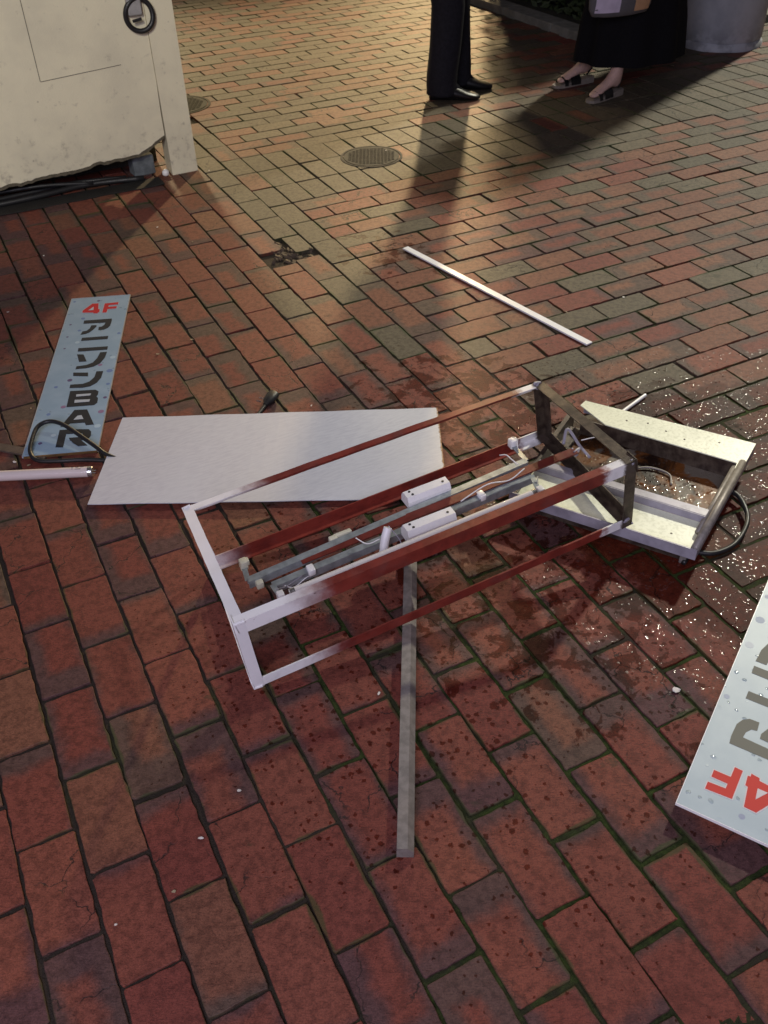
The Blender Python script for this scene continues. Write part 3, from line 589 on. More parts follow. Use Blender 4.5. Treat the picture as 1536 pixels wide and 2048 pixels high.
def sign_face_mat(name, base, top):
    N = NT(name); P = N.obj(); n = N.noise(P, 12, 4); c = N.mix(N.ramp(n, .35, .7), base, top)
    g, on = droplets(N, P, 85, 0.06, N.ramp(N.noise(P, 14, 2), .45, .55)); c = N.mix(N.math('MULTIPLY', on, .18), c, (.18, .22, .25))
    rg_ = N.ramp(on, 0.0, 1.0, 0.42, 0.08)
    return N.fin(c, rg_, 0, N.bump(g, 1.0, 0.0012), 0.4)
def sign_board(name, O, es, et, en, thick, face, edge, black, red, dots, label):
    rt = thing(name, O + es * .1 + et * .5, label, 'sign board', 'printed sign boards broken off the same light box'); fm = (O, es, et, en)
    L_, W_ = .985, .2106
    mobj('board', prism([(0, 0), (W_, 0), (W_, L_), (0, L_)], fm, -thick, 0), [face], rt)
    ed = [prism([(-.0015, -.0015), (W_ + .0015, -.0015), (W_ + .0015, -.0001), (-.0015, -.0001)], fm, -thick, .0006), prism([(-.0015, 0), (-.0001, 0), (-.0001, L_), (-.0015, L_)], fm, -thick, .0006), prism([(W_ + .0001, 0), (W_ + .0015, 0), (W_ + .0015, L_), (W_ + .0001, L_)], fm, -thick, .0006)]
    for e_ in ed: mobj('edge_trim', e_, edge, rt)
    mobj('bottom_edge', prism([(0.002, L_ + .0001), (W_, L_ + .0001), (W_ - .001, L_ + .004), (0.05, L_ + .006), (0.004, L_ + .004)], fm, -thick, -.0002), dots['r'], rt)
    def pl(keys, t1, mat, nm, holes=(), hmat=None):
        fs = []
        for q, kk in enumerate(keys): fs.append(prism([(a / 1000, b / 1000) for a, b in G[kk]], fm, .0002, t1 + .00012 * q))
        ob = mobj(nm, join(*fs), mat, rt)
        if holes: mobj('letter_counter', join(*[prism([(a / 1000, b / 1000) for a, b in G[h]], fm, .0002, t1 + .0006) for h in holes]), hmat, ob)
        return ob
    def halo(keys, t1):
        fs = []
        for q, kk in enumerate(keys):
            p = [Vector((a / 1000, b / 1000)) for a, b in G[kk]]; n = len(p); ar = sum(p[i].x * p[(i + 1) % n].y - p[(i + 1) % n].x * p[i].y for i in range(n)); sg = 1 if ar > 0 else -1; out = []
            for i in range(n):
                e1 = (p[i] - p[i - 1]).normalized(); e2 = (p[(i + 1) % n] - p[i]).normalized(); nn = Vector((e1.y + e2.y, -e1.x - e2.x)) * sg
                nn = nn.normalized() if nn.length > 1e-4 else Vector((0, 0)); out.append(tuple(p[i] + nn * .0028))
            fs.append(prism(out, fm, .0001, t1 + .0001 * q))
        return mobj('letter_outline', join(*fs), dots['w'], rt)
    halo(['4o'], .00055); halo(['F'], .00055)
    pl(['4o'], .0010, red, 'digit', ['4h'], dots['w']); pl(['F'], .0010, red, 'letter')
    for ks_ in (['a1', 'a2'], ['n1', 'n2'], ['s1', 's2'], ['m1', 'm2'], ['R1', 'R2', 'R3']): pl(ks_, .0005, black, 'letter')
    pl(['Bo'], .0005, black, 'letter', ['Bh1', 'Bh2'], dots['w']); pl(['Ao'], .0005, black, 'letter', ['Ah'], dots['w'])
    for key in 'pbkl':
        fs = []
        for q, (c, x, y, r) in enumerate(DOTS):
            if c != key: continue
            x = min(x, 207 - r - 1); poly = [((x + r * math.cos(a)) / 1000, (y + r * math.sin(a)) / 1000) for a in [i * math.pi / 9 for i in range(18)]]
            mobj('printed_dot', prism(poly, fm, .00012, .00022 + .00001 * q), dots[key], rt)
    return rt
def flat(name, c, r=.35):
    N = NT(name); n = N.noise(N.obj(), 5, 3); return N.fin(N.mix(n, c, tuple(x * .92 for x in c)), .6, 0, None, .15)
dL = dict(p=flat('dot_purple', (.13, .10, .20)), b=flat('dot_blue', (.16, .24, .45)), k=flat('dot_mauve', (.28, .18, .30)), l=flat('dot_pale', (.42, .56, .66)), w=flat('print_white', (.46, .52, .58)), r=simple('rust_brown', (.16, .08, .025), .6, var=.5, scale=60))
esL = Vector((0.93772913, -0.34736734, 0)); etL = Vector((-0.34736734, -0.93772913, 0))
OL = Vector((0.3584, 1.9515, .0085))
sign_board('sign_board', OL, esL, etL, up, .006, sign_face_mat('faded_blue_print', (.24, .36, .48), (.29, .41, .53)), simple('worn_white_edge', (.50, .50, .50), .5), flat('letter_black', (.022, .026, .034), .4), flat('letter_red', (.52, .025, .035), .4), dL,
           'pale blue sign board with black lettering and upright red 4F, crossed by a cord')
dR = dict(p=flat('dot_slate', (.38, .42, .52)), b=flat('dot_pale_grey', (.48, .54, .62)), k=flat('dot_dusty_pink', (.42, .32, .36)), l=flat('dot_white', (.68, .74, .76)), w=flat('print_pink_white', (.72, .66, .66)), r=dL['r'])
esR = Vector((-0.52207515, 0.85289949, 0)); etR = Vector((0.84251652, 0.53867051, 0)).normalized(); etR = (etR - esR * etR.dot(esR)).normalized()
enR = Vector((0, 0, 1))
cR = Vector((0.8917, -0.7166, .036))
OR_ = cR - esR * -0 - esR * .2106
# the corner seen in the picture is the board's top right one
OR_ = cR - esR * .2106 if esR.dot(Vector((1.0, -.846, 0)) - Vector((.912, -.702, 0))) < 0 else cR + esR * .2106
rr = sign_board('sign_board', OR_, esR, etR, enR, .006, sign_face_mat('pale_translucent_print', (.41, .50, .54), (.47, .56, .59)), M_PLASTIC, flat('letter_olive_sheen', (.20, .20, .165), .35), flat('letter_vermilion', (.62, .075, .06), .3), dR,  # olive letters: floodlight sheen on the print put into their colour
           'pale sign board with olive sheen-tinted lettering and upside-down red 4F at the right edge')
# what it rests on: its own folded end lips
fmR = (OR_, esR, etR, enR)
mobj('folded_lip', prism([(.004, .93), (.206, .93), (.206, .934), (.004, .934)], fmR, -.034, -.0062), M_PLASTIC, rr)
mobj('folded_lip', prism([(.06, .20), (.15, .20), (.15, .204), (.06, .204)], fmR, -.034, -.0062), M_PLASTIC, rr)
# ---------------------------------------------------------------- loose lamp tube, white diffuser strip, small stick
def ray(px, py, z):
    d = XR * ((px - 768) / 1829.05) + YD * ((py - 1024) / 1829.05) + FW; t = (z - CP.z) / d.z; return CP + d * t
p1 = ray(186, 943, .0155); p0 = ray(0, 952, .0155); dd = (p1 - p0).normalized(); p0 = p1 - dd * .62
lt = thing('lamp_tube', (p1.x, p1.y, 0), 'loose white lamp tube with a metal cap, lying below the blue sign board', 'lamp tube')
gt = mobj('glass_tube', tube([p0 + dd * .014, p1 - dd * .0125], .0148, 24, curve=False), simple('warm_white_glass', (.72, .62, .58), .16, var=.04, scale=8, bump=0), lt, smooth='auto')
for a, b in ((p1 - dd * .013, p1), (p0, p0 + dd * .0145)):
    ec = mobj('end_cap', tube([a, a + (b - a) * .8, b], [.0152, .0152, .0138], 24, curve=False), M_PIN, lt, smooth='auto')
sd = Vector((-dd.y, dd.x, 0))
for s in (-1, 1): mobj('contact_pin', tube([p1, p1 + dd * .008], .0012, 8, curve=False) if False else tube([p1 + sd * .0055 * s, p1 + sd * .0055 * s + dd * .008], .0012, 8, curve=False), M_PIN, lt, smooth='auto')
mk = []
for (s, off, l) in ((.052, .004, .006), (.036, .003, .010), (.024, .0045, .009), (.052, -.003, .004), (.030, -.004, .016)):
    q = p1 - dd * s + up * math.sqrt(.0150 ** 2 - off ** 2) - sd * off * -1
    mobj('printed_mark', obox(q - dd * l / 2, (dd, sd, up), (l / 2, .0008, .0003)), M_MARK, gt)
a, b = Vector((1.632, 1.735, .0075)), Vector((1.806, .764, .0065)); 
o = mobj('diffuser_strip', beam(a, b, (1, 0, 0), .0135, .0030, .001), simple('bright_white_acrylic', (.80, .80, .84), .45, var=.05, scale=6, bump=.01), base=(1.72, 1.25, 0)); tag(o, 'long narrow white plastic strip lying alone on the bricks above the steel frame', 'plastic strip')
o = mobj('white_stick', tube([(1.63, .385, .0062), (1.765, .430, .0062)], .0055, 12, curve=False), M_WHITE, base=(1.70, .41, 0), smooth='auto'); tag(o, 'short white stick poking out behind the cream metal housing', 'stick')
o = mobj('lath', beam(ray(-70, 882, .004), ray(95, 912, .004), (0, 1, 0), .016, .003, .001), simple('weathered_lath', (.12, .085, .065), .7, var=.4, scale=80), base=ray(0, 890, 0)); tag(o, 'flat weathered brown lath reaching under the lower corner of the blue sign board', 'lath')
# ---------------------------------------------------------------- power cords
pcord = thing('power_cord', (0.3, .95, 0), 'black power cord with a plug, looping over the foot of the blue sign board', 'power cord')
P = [(.722, .935, .010), (.67, .893, .0055), (.58, .85, .0055), (.45, .86, .0055), (.32, .875, .0055), (.262, .885, .007), (.232, .912, .014), (.212, .955, .022), (.181, 1.028, .030), (.150, 1.098, .034), (.118, 1.132, .034), (.083, 1.125, .030), (.055, 1.075, .022), (.040, 1.03, .012), (.052, .992, .006), (.10, .962, .006), (.17, .93, .006), (.24, .885, .006), (.30, .83, .006)]
mobj('cord', tube(P, .0064, 12, n=8), M_BLACK, pcord, smooth=True)
q0 = Vector((.722, .935, .012)); q1 = Vector((.778, .985, .017)); qd = (q1 - q0).normalized(); qn = Vector((-qd.y, qd.x, 0))
pg = mobj('plug', rings([(q0 + qd * t, qn, a, up, b) for t, a, b in ((0, .007, .006), (.012, .010, .009), (.022, .017, .012), (.052, .020, .0135), (.062, .018, .012))], 20), M_BLACK, pcord, smooth='auto')
for s in (-1, 1): mobj('prong', obox(q0 + qd * .018 + qn * (.026) + qd * .008 * s + up * .002, (qn, qd, up), (.008, .001, .0022), .0005), M_PIN, pg)
o = mobj('cable', tube([(1.36, -.205, .009), (1.405, -.185, .008), (1.452, -.212, .008), (1.521, -.210, .010), (1.60, -.166, .016), (1.640, -.104, .020), (1.642, -.06, .022), (1.60, -.035, .018)], .0062, 12, n=8), M_BLACK, base=(1.5, -.15, 0), smooth=True)
tag(o, 'black cable looping out on the wet bricks at the right side of the cream housing', 'cable')
# ---------------------------------------------------------------- white cabinet at the upper left
N = NT('dirty_white_paint'); Pp = N.obj(); n1 = N.noise(Pp, 3.5, 5, .6); n2 = N.noise(Pp, 22, 5, .65); n3 = N.noise(Pp, 160, 3); z = sep(N, Pp)[2]
c = N.mix(N.ramp(n1, .35, .68), (.82, .76, .56), (.70, .65, .49)); c = N.mix(N.ramp(n2, .58, .80, 0, .75), c, (.32, .29, .23))
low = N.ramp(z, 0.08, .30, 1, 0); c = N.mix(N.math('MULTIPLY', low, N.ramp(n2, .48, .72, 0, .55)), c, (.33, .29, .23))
sp = N.math('MULTIPLY', N.ramp(N.vor(Pp, 16), 0, .10, 1, 0), N.ramp(N.noise(Pp, 5, 2), .5, .6)); c = N.mix(N.math('MULTIPLY', sp, .7), c, (.12, .10, .08))
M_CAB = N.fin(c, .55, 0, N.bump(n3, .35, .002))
M_SHADE_STEM = simple('shade_and_stem_black', (.015, .014, .014), .7, var=.4, scale=20, bump=.4); M_PLY = simple('bare_board_edge', (.13, .11, .075), .8, var=.4, scale=60, bump=.4)  # near-black holds the shade under the cabinet, also used for stems
cb = thing('white_cabinet', (0.4, 3.25, 0), 'dirty white painted cabinet with a ragged lower edge at the upper left', 'cabinet')
Y0 = 3.03; ptsb = []
xs = np.linspace(-1.4, 1.062, 150)
for x in xs:
    zb = .085 + .045 * (x - .3) / .75 if x > .3 else .085
    zb += .009 * noise.noise(Vector((x * 7, 0, 0))) + .006 * noise.noise(Vector((x * 45, 1, 0))) + .012 * max(0, noise.noise(Vector((x * 13, 5, 0))))
    if x > .93: zb += .05 * (x - .93) / .13
    ptsb.append((x, zb))
front = ptsb + [(1.062, .28), (1.066, .42), (1.066, 2.1), (-1.4, 2.1)]
fmC = (Vector((0, Y0, 0)), Vector((1, 0, 0)), Vector((0, 0, 1)), Vector((0, -1, 0)))
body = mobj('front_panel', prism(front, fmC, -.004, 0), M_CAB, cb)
mobj('board_backing', prism([(x, zb - .014 - .010 * abs(noise.noise(Vector((x * 30, 4, 0))))) for x, zb in ptsb if x > -.2] + [(1.062, .30), (-.2, .30)], fmC, -.016, -.0045), M_PLY, cb)
mobj('corner_post', prism([(1.068, .0), (1.193, .0), (1.191, .5), (1.186, 2.1), (1.068, 2.1)], fmC, -.10, .004), M_CAB, cb)
mobj('casing', join(obox((-.16, 3.32, 1.15), ((1, 0, 0), (0, 1, 0), (0, 0, 1)), (1.23, .27, .95)), ), M_CAB, cb)
mobj('gap_shade_back', obox((-.16, 3.42, .10), ((1, 0, 0), (0, 1, 0), (0, 0, 1)), (1.22, .16, .099)), M_SHADE_STEM, cb)  # dark back panel, shade of the gap put into its colour
sm = simple('seam_shadow_paint', (.20, .18, .14), .7)
mobj('access_panel', join(obox((.574, Y0 - .0012, .80), ((1, 0, 0), (0, 1, 0), (0, 0, 1)), (.0013, .0010, .315)), beam((.5755, Y0 - .0012, .4835), (.925, Y0 - .0012, .505), (0, 1, 0), .0010, .0011)), sm, cb)
# cable ring hanging on the cabinet
rg = []
for i in range(25):
    a = 2 * math.pi * i / 24; rg.append((1.036 + .058 * math.cos(a), Y0 - .022 + .004 * math.sin(2 * a), .690 + .062 * math.sin(a)))
hr = mobj('cable_ring', tube(rg, .0105, 12, n=3, caps=False), M_BLACK, base=(1.036, Y0, .69), smooth=True); tag(hr, 'thick black cable ring hanging on the front of the white cabinet', 'cable ring')
hk = thing('cable_hook_box', (1.02, Y0, .74), 'pale grey fitting inside the black cable ring on the cabinet', 'fitting')
mobj('box', obox((1.020, Y0 - .0165, .735), ((1, 0, 0), (0, 1, 0), (0, 0, 1)), (.030, .0155, .045), .006), simple('pale_grey_fitting', (.38, .37, .37), .5), hk); mobj('strap', beam((1.0, Y0 - .038, .672), (1.040, Y0 - .038, .678), (0, 0, 1), .006, .004, .002), M_BLACK, hk)
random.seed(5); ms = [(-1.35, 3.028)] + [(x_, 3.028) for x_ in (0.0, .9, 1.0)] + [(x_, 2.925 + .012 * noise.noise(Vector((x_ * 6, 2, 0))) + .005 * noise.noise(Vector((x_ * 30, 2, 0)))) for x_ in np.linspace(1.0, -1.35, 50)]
o = mobj('cabinet_shade_strip', prism(ms, (Vector((0, 0, .0015)), Vector((1, 0, 0)), Vector((0, 1, 0)), up), 0, .0035), M_SHADE_STEM, base=(.3, 2.98, 0)); tag(o, 'flat black strip added as shade along the foot of the white cabinet', 'shade strip')  # dark strip stands in for the cabinet's shade on the bricks
# things in the gap below the cabinet
for i, (ya, za, r, xe, lab) in enumerate(((3.045, .014, .013, .93, 'thick black cable lying frontmost in the gap under the white cabinet'), (3.10, .013, .011, .86, 'black cable lying second from the front in the gap under the white cabinet'), (3.075, .038, .009, .70, 'thin black cable resting on top of the others under the white cabinet'))):
    P = [(-1.3 + (xe + 1.3) * k / 9, ya + .02 * math.sin(k * 1.7 + i), za + (.004 * abs(math.sin(k * 2.1 + i)) if i < 2 else .006 * math.sin(k))) for k in range(10)]; P[-1] = (xe, ya - .02, max(r, za - .015))
    o = mobj('cable', tube(P, r, 10, n=6), M_BLACK, base=(xe, ya, 0), smooth=True); tag(o, lab, 'cable', 'cables under the white cabinet')
o = mobj('concrete_block', obox((.952, 3.13, .045), ((1, .1, 0), (-.1, 1, 0), (0, 0, 1)), (.052, .04, .045), .006), simple('blue_grey_concrete', (.16, .18, .20), .85, var=.4, scale=30, bump=.6), base=(.952, 3.13, 0)); tag(o, 'small blue-grey concrete block in the gap under the cabinet beside its corner post', 'block')
o = mobj('round_stopper', rings([((1.038, 3.035, .001), (1, 0, 0), .010, (0, 1, 0), .010), ((1.038, 3.035, .008), (1, 0, 0), .017, (0, 1, 0), .016), ((1.038, 3.035, .022), (1, 0, 0), .016, (0, 1, 0), .015), ((1.038, 3.035, .031), (1, 0, 0), .007, (0, 1, 0), .007)], 16), M_PLASTIC, base=(1.038, 3.035, 0), smooth=True); tag(o, 'small round pale stopper on the ground at the foot of the cabinet post', 'stopper')
# ---------------------------------------------------------------- manhole covers
def manhole(c, r, label, dark):
    t = thing('manhole_cover', (c[0], c[1], 0), label, 'manhole cover')
    c = Vector((c[0], c[1], 0)); X = Vector((1, 0, 0)); Yv = Vector((0, 1, 0))
    mat = simple('cast_iron' if not dark else 'dark_cast_iron', (.040, .036, .027) if not dark else (.022, .024, .02), .85, 0.0, var=.4, scale=50, bump=.3)
    mobj('rim', rings([(c - up * .02, X, r, Yv, r), (c + up * .003, X, r, Yv, r), (c + up * .003, X, r * .93, Yv, r * .93), (c - up * .006, X, r * .92, Yv, r * .92)], 48, caps=False), simple('rim_iron', (.035, .03, .024), .85, 0.0, var=.4), t)
    F_ = [rings([(c - up * .015, X, r * .895, Yv, r * .895), (c + up * .0035, X, r * .895, Yv, r * .895)], 48)]
    d1 = Vector((.89, -.45, 0)); d2 = Vector((.45, .89, 0))
    for k in range(-7, 8):
        for q in range(-7, 8):
            x = k * r * .115; y = q * r * .115
            if math.hypot(x, y) < r * .80: F_.append(obox(c + d1 * x + d2 * y + up * .0045, (d1, d2, up), (r * .046, r * .030, .0012)))
    mobj('lid', join(*F_), mat, t)
manhole((1.995, 2.77), .152, 'small round patterned manhole cover beside the shadow of the man', False)
manhole((1.42, 4.10), .19, 'dark round cover half hidden behind the white cabinet', True)
# ---------------------------------------------------------------- kerb and bed
M_KERB = simple('kerb_stone', (.23, .23, .20), .8, var=.35, scale=18, bump=.5)
ks = []; random.seed(3)
y = 3.80
while y < 9.5: ks.append(obox((4.265, y + .298, .012), ((1, 0, 0), (0, 1, 0), (0, 0, 1)), (.075, .297, .038), .006)); y += .6
x = 4.345
while x < 8.5: ks.append(obox((x + .298, 3.875, .012), ((1, 0, 0), (0, 1, 0), (0, 0, 1)), (.297, .075, .038), .006)); x += .6
o = mobj('kerb', join(*ks), M_KERB); tag(o, kind='structure')
N = NT('dark_bed_soil'); Pp = N.pos(); n = N.noise(Pp, 8, 6, .7); f = N.noise(Pp, 90, 4, .7)
M_SOIL = N.fin(N.mix(N.ramp(n, .35, .65), (.020, .022, .012), (.045, .038, .022)), .9, 0, N.bump(f, 1, .01))
g = 60; VV = [(4.34 + 5 * i / g, 3.95 + 6 * j / g, .018 + .012 * noise.noise(Vector((i * .6, j * .6, 0)))) for j in range(g + 1) for i in range(g + 1)]
o = mobj('planting_bed', (VV, [(j * (g + 1) + i, j * (g + 1) + i + 1, (j + 1) * (g + 1) + i + 1, (j + 1) * (g + 1) + i) for j in range(g) for i in range(g)]), M_SOIL, smooth=True); tag(o, kind='structure')
# ---------------------------------------------------------------- added leafy screen in the bed, blocks the warm street lamp
random.seed(21)
N = NT('blocker_leaf'); Pp = N.pos(); n = N.noise(Pp, 40, 3); M_LF = N.fin(N.mix(n, (.020, .035, .012), (.045, .065, .020)), .6)
hg = thing('light_block_hedge', (4.95, 5.0, 0), 'added dark leafy screen behind the kerb, blocking the warm street lamp', 'light_block_hedge')
V_ = []; F_ = []
for i in range(26000):
    x_, y_, z_ = random.uniform(4.5, 5.5), random.uniform(4.2, 5.85), random.uniform(.02, 2.1)
    if random.random() < .75:
        k_ = random.randrange(4)
        if k_ == 0: x_ = 4.5 + abs(random.gauss(0, .05))
        elif k_ == 1: y_ = 4.2 + abs(random.gauss(0, .05))
        elif k_ == 2: z_ = 2.1 - abs(random.gauss(0, .05))
        else: y_ = 5.85 - abs(random.gauss(0, .05))
    c_ = Vector((x_, y_, z_)); u_ = Vector((random.gauss(0, 1), random.gauss(0, 1), random.gauss(0, 1))).normalized(); w_ = u_.orthogonal().normalized(); s = random.uniform(.025, .045); b_ = len(V_)
    V_ += [c_ - u_ * s, c_ + w_ * s * .45, c_ + u_ * s, c_ - w_ * s * .45]; F_.append((b_, b_ + 1, b_ + 2, b_ + 3))
mobj('blocker_foliage', (V_, F_), M_LF, hg); mobj('blocker_core', obox((5.0, 5.02, 1.03), ((1, 0, 0), (0, 1, 0), (0, 0, 1)), (.42, .75, 1.0), .05), simple('blocker_core_dark', (.012, .012, .008), .9, scale=40, bump=1.0), hg)  # solid dark core stops warm light leaking through the leaves
for i in range(5): mobj('blocker_stem', tube([(4.95 + random.uniform(-.1, .1), 4.4 + .3 * i, .0), (4.95, 4.4 + .3 * i, .6), (5.0, 4.42 + .3 * i, 1.5)], [.02, .016, .008], 8), M_SHADE_STEM, hg, smooth=True)
# ---------------------------------------------------------------- grey round pillar
N = NT('scuffed_grey_pillar'); Pp = N.obj(); z = sep(N, Pp)[2]; n = N.noise(Pp, 9, 5, .65); n2 = N.noise(Pp, 45, 4)
c = N.mix(N.ramp(n, .35, .7), (.44, .46, .50), (.36, .38, .42)); base_ = N.math('MULTIPLY', N.ramp(z, .03, .16, 1, 0), N.ramp(n, .45, .6)); c = N.mix(N.math('MULTIPLY', base_, .5), c, (.16, .16, .17))
M_PIL = N.fin(c, .6, 0, N.bump(n2, .4, .004))
pl = thing('round_pillar', (4.93, 3.56, 0), 'grey round pillar with a scuffed foot standing by the kerb behind the woman', 'pillar')
cc = Vector((4.93, 3.56, 0)); X = Vector((1, 0, 0)); Yv = Vector((0, 1, 0)); rp = .265
mobj('shaft', rings([(cc + up * a, X, rp * s, Yv, rp * s, .004, 5, a * 3) for a, s in ((.045, .97), (.06, 1.0), (.5, 1.0), (1.2, 1.0), (2.0, 1.0), (2.6, 1.0))], 48), M_PIL, pl, smooth='auto')
mobj('foot', rings([(cc + up * a, X, rp * s, Yv, rp * s, .012, 7, 1) for a, s in ((0, 1.03), (.03, 1.02), (.046, .96))], 48), M_PIL, pl, smooth='auto')
# ---------------------------------------------------------------- people
M_SKIN = simple('skin', (.66, .44, .37), .5, var=.12, scale=30, bump=.05); M_TROUSER = simple('dark_suit_cloth', (.020, .020, .026), .85, var=.3, scale=60, bump=.3, spec=.2); M_SHOE = simple('black_leather', (.012, .012, .013), .35, var=.3)
M_SKIRT = simple('black_skirt_cloth', (.010, .010, .012), .95, var=.2, scale=80, bump=.3, spec=.1); M_HAIR = simple('black_hair', (.012, .010, .010), .5); M_BLOUSE = simple('dark_blouse_cloth', (.06, .055, .065), .85)
def skin_body(name, joints, edges, root, mat, parent):
    me = bpy.data.meshes.new(name); ks_ = list(joints); org = ORG[parent]
    me.from_pydata([tuple(Vector(joints[k][0]) - org) for k in ks_], [(ks_.index(a), ks_.index(b)) for a, b in edges], [])
    tmp = bpy.data.objects.new('tmp', me); sc.collection.objects.link(tmp)
    md = tmp.modifiers.new('s', 'SKIN'); md.use_smooth_shade = True
    for i, k_ in enumerate(ks_):
        r = joints[k_][1]; r = (r, r) if not isinstance(r, tuple) else r
        me.skin_vertices[0].data[i].radius = r; me.skin_vertices[0].data[i].use_root = (k_ == root)
    s2 = tmp.modifiers.new('d', 'SUBSURF'); s2.levels = 2; s2.render_levels = 2
    dg = bpy.context.evaluated_depsgraph_get(); m2 = bpy.data.meshes.new_from_object(tmp.evaluated_get(dg)); bpy.data.objects.remove(tmp)
    m2.name = name; o = link(bpy.data.objects.new(name, m2)); o.parent = parent; ORG[o] = org; m2.materials.clear(); m2.materials.append(mat)
    m2.polygons.foreach_set('use_smooth', [True] * len(m2.polygons)); return o
def person(base, f, feet, hip, hgt, label, woman):
    """f = facing direction; feet = ((ankle, knee) right, (ankle, knee) left); builds one body mesh, clothing as children"""
    t = thing('person', (base[0], base[1], 0), label, 'person'); f = Vector(f).normalized(); l = Vector((-f.y, f.x, 0)); H = hgt
    hip = Vector(hip); ch = hip + up * (.30 * H) ; nk = hip + up * (.345 * H); hd = hip + up * (.40 * H) + f * .01; sw = .105 * H * (.9 if woman else 1)
    J = {'pelvis': (hip, (.13, .10)), 'waist': (hip + up * .11 * H, (.12, .09)), 'chest': (hip + up * .24 * H, (.15, .11)), 'neck0': (nk, .055), 'neck1': (nk + up * .045 * H, .052), 'head0': (nk + up * .075 * H + f * .015, (.068, .078)), 'head1': (nk + up * .115 * H + f * .012, (.077, .09)), 'head2': (nk + up * .15 * H + f * .005, (.06, .07))}
    E_ = [('pelvis', 'waist'), ('waist', 'chest'), ('chest', 'neck0'), ('neck0', 'neck1'), ('neck1', 'head0'), ('head0', 'head1'), ('head1', 'head2')]
    hands = {}
    for nm, s, (ank, kn, toe) in (('r', -1, feet[0]), ('l', 1, feet[1])):
        ank, kn, toe = Vector(ank), Vector(kn), Vector(toe); hj = hip + l * (.085 * s) - up * .06; k_ = .85 if woman else 1
        fd = (toe - ank); fd.z = 0; fd.normalize()
        J['hip' + nm] = (hj, .085 * k_); J['kn' + nm] = (kn, .056 * k_); J['calf' + nm] = (kn.lerp(ank, .32) - f * .012, .055 * k_); J['ank' + nm] = (ank + up * .015, .037 * k_); J['heel' + nm] = (ank - fd * .022 - up * (ank.z - toe.z - .008) * .6, .033 * k_)
        J['mid' + nm] = (ank.lerp(toe, .45) + up * (.006 if woman else -.020), (.032, .022) if not woman else (.032, .024)); J['ball' + nm] = (ank.lerp(toe, .78), (.040, .018) if not woman else (.036, .016)); J['toe' + nm] = (toe, (.030, .012) if not woman else (.027, .011))
        E_ += [('pelvis', 'hip' + nm), ('hip' + nm, 'kn' + nm), ('kn' + nm, 'calf' + nm), ('calf' + nm, 'ank' + nm), ('ank' + nm, 'heel' + nm), ('ank' + nm, 'mid' + nm), ('mid' + nm, 'ball' + nm), ('ball' + nm, 'toe' + nm)]
        sh = nk + l * (sw * s) - up * .04; el = sh + l * .03 * s - up * .165 * H - f * .02; wr = el + f * (.15 * H if woman else .06) - up * (.02 * H if woman else .14 * H) + l * (-.05 * s if woman else .01 * s)
        J['sh' + nm] = (sh, .052 * k_); J['el' + nm] = (el, .040 * k_); J['wr' + nm] = (wr, .026 * k_)
        hdn = (wr - el).normalized(); pa_ = wr + hdn * .05; J['palm' + nm] = (pa_, (.034 * k_, .017)); E_ += [('chest', 'sh' + nm), ('sh' + nm, 'el' + nm), ('el' + nm, 'wr' + nm), ('wr' + nm, 'palm' + nm)]
        sdv = hdn.cross(f if abs(hdn.dot(f)) < .9 else up).normalized(); crl = sdv.cross(hdn)
        for q, (o_, ln) in enumerate(((-.024, .070), (-.008, .080), (.008, .075), (.023, .058))):
            a_ = pa_ + sdv * o_ + hdn * .03; J['f%d%s' % (q, nm)] = (a_, .0085); J['g%d%s' % (q, nm)] = (a_ + hdn * ln * .55 - crl * .01, .008); J['h%d%s' % (q, nm)] = (a_ + hdn * ln * .9 - crl * .028, .0068)
            E_ += [('palm' + nm, 'f%d%s' % (q, nm)), ('f%d%s' % (q, nm), 'g%d%s' % (q, nm)), ('g%d%s' % (q, nm), 'h%d%s' % (q, nm))]
        a_ = wr + sdv * -.03 + hdn * .03; J['t0' + nm] = (a_, .010); J['t1' + nm] = (a_ - sdv * .014 + hdn * .028, .008); E_ += [('palm' + nm, 't0' + nm), ('t0' + nm, 't1' + nm)]
        hands[nm] = (sh, el, wr, pa_)
    body = skin_body('body', J, E_, 'pelvis', M_SKIN, t); hc = J['head1'][0]
    mobj('hair', rings([(hc - f * .022 + up * z_, l, a_, f, b_) for z_, a_, b_ in ((-.13 if woman else -.045, .05, .035), (-.06 if woman else -.03, .088, .075), (.0, .092, .088), (.05, .088, .095), (.09, .062, .07), (.108, .02, .02))], 24), M_HAIR, t, smooth=True)
    fc = hc + f * .083
    mobj('face', join(tube([fc + up * .018 - f * .012, fc - up * .018 + f * .012, fc - up * .022 - f * .008], [.007, .011, .008], 10), tube([fc - up * .05 - l * .02 - f * .012, fc - up * .048 - f * .004, fc - up * .05 + l * .02 - f * .012], [.003, .006, .003], 8)), M_SKIN, t, smooth=True)
    for s in (-1, 1): mobj('eye', rings([(fc + l * .031 * s + up * .012 - f * .016 + f * q, l, .012 * r_, up, .006 * r_) for q, r_ in ((0, 1), (.004, .8), (.006, .2))], 12), M_HAIR, t, smooth=True)
    return t, J, hands, f, l
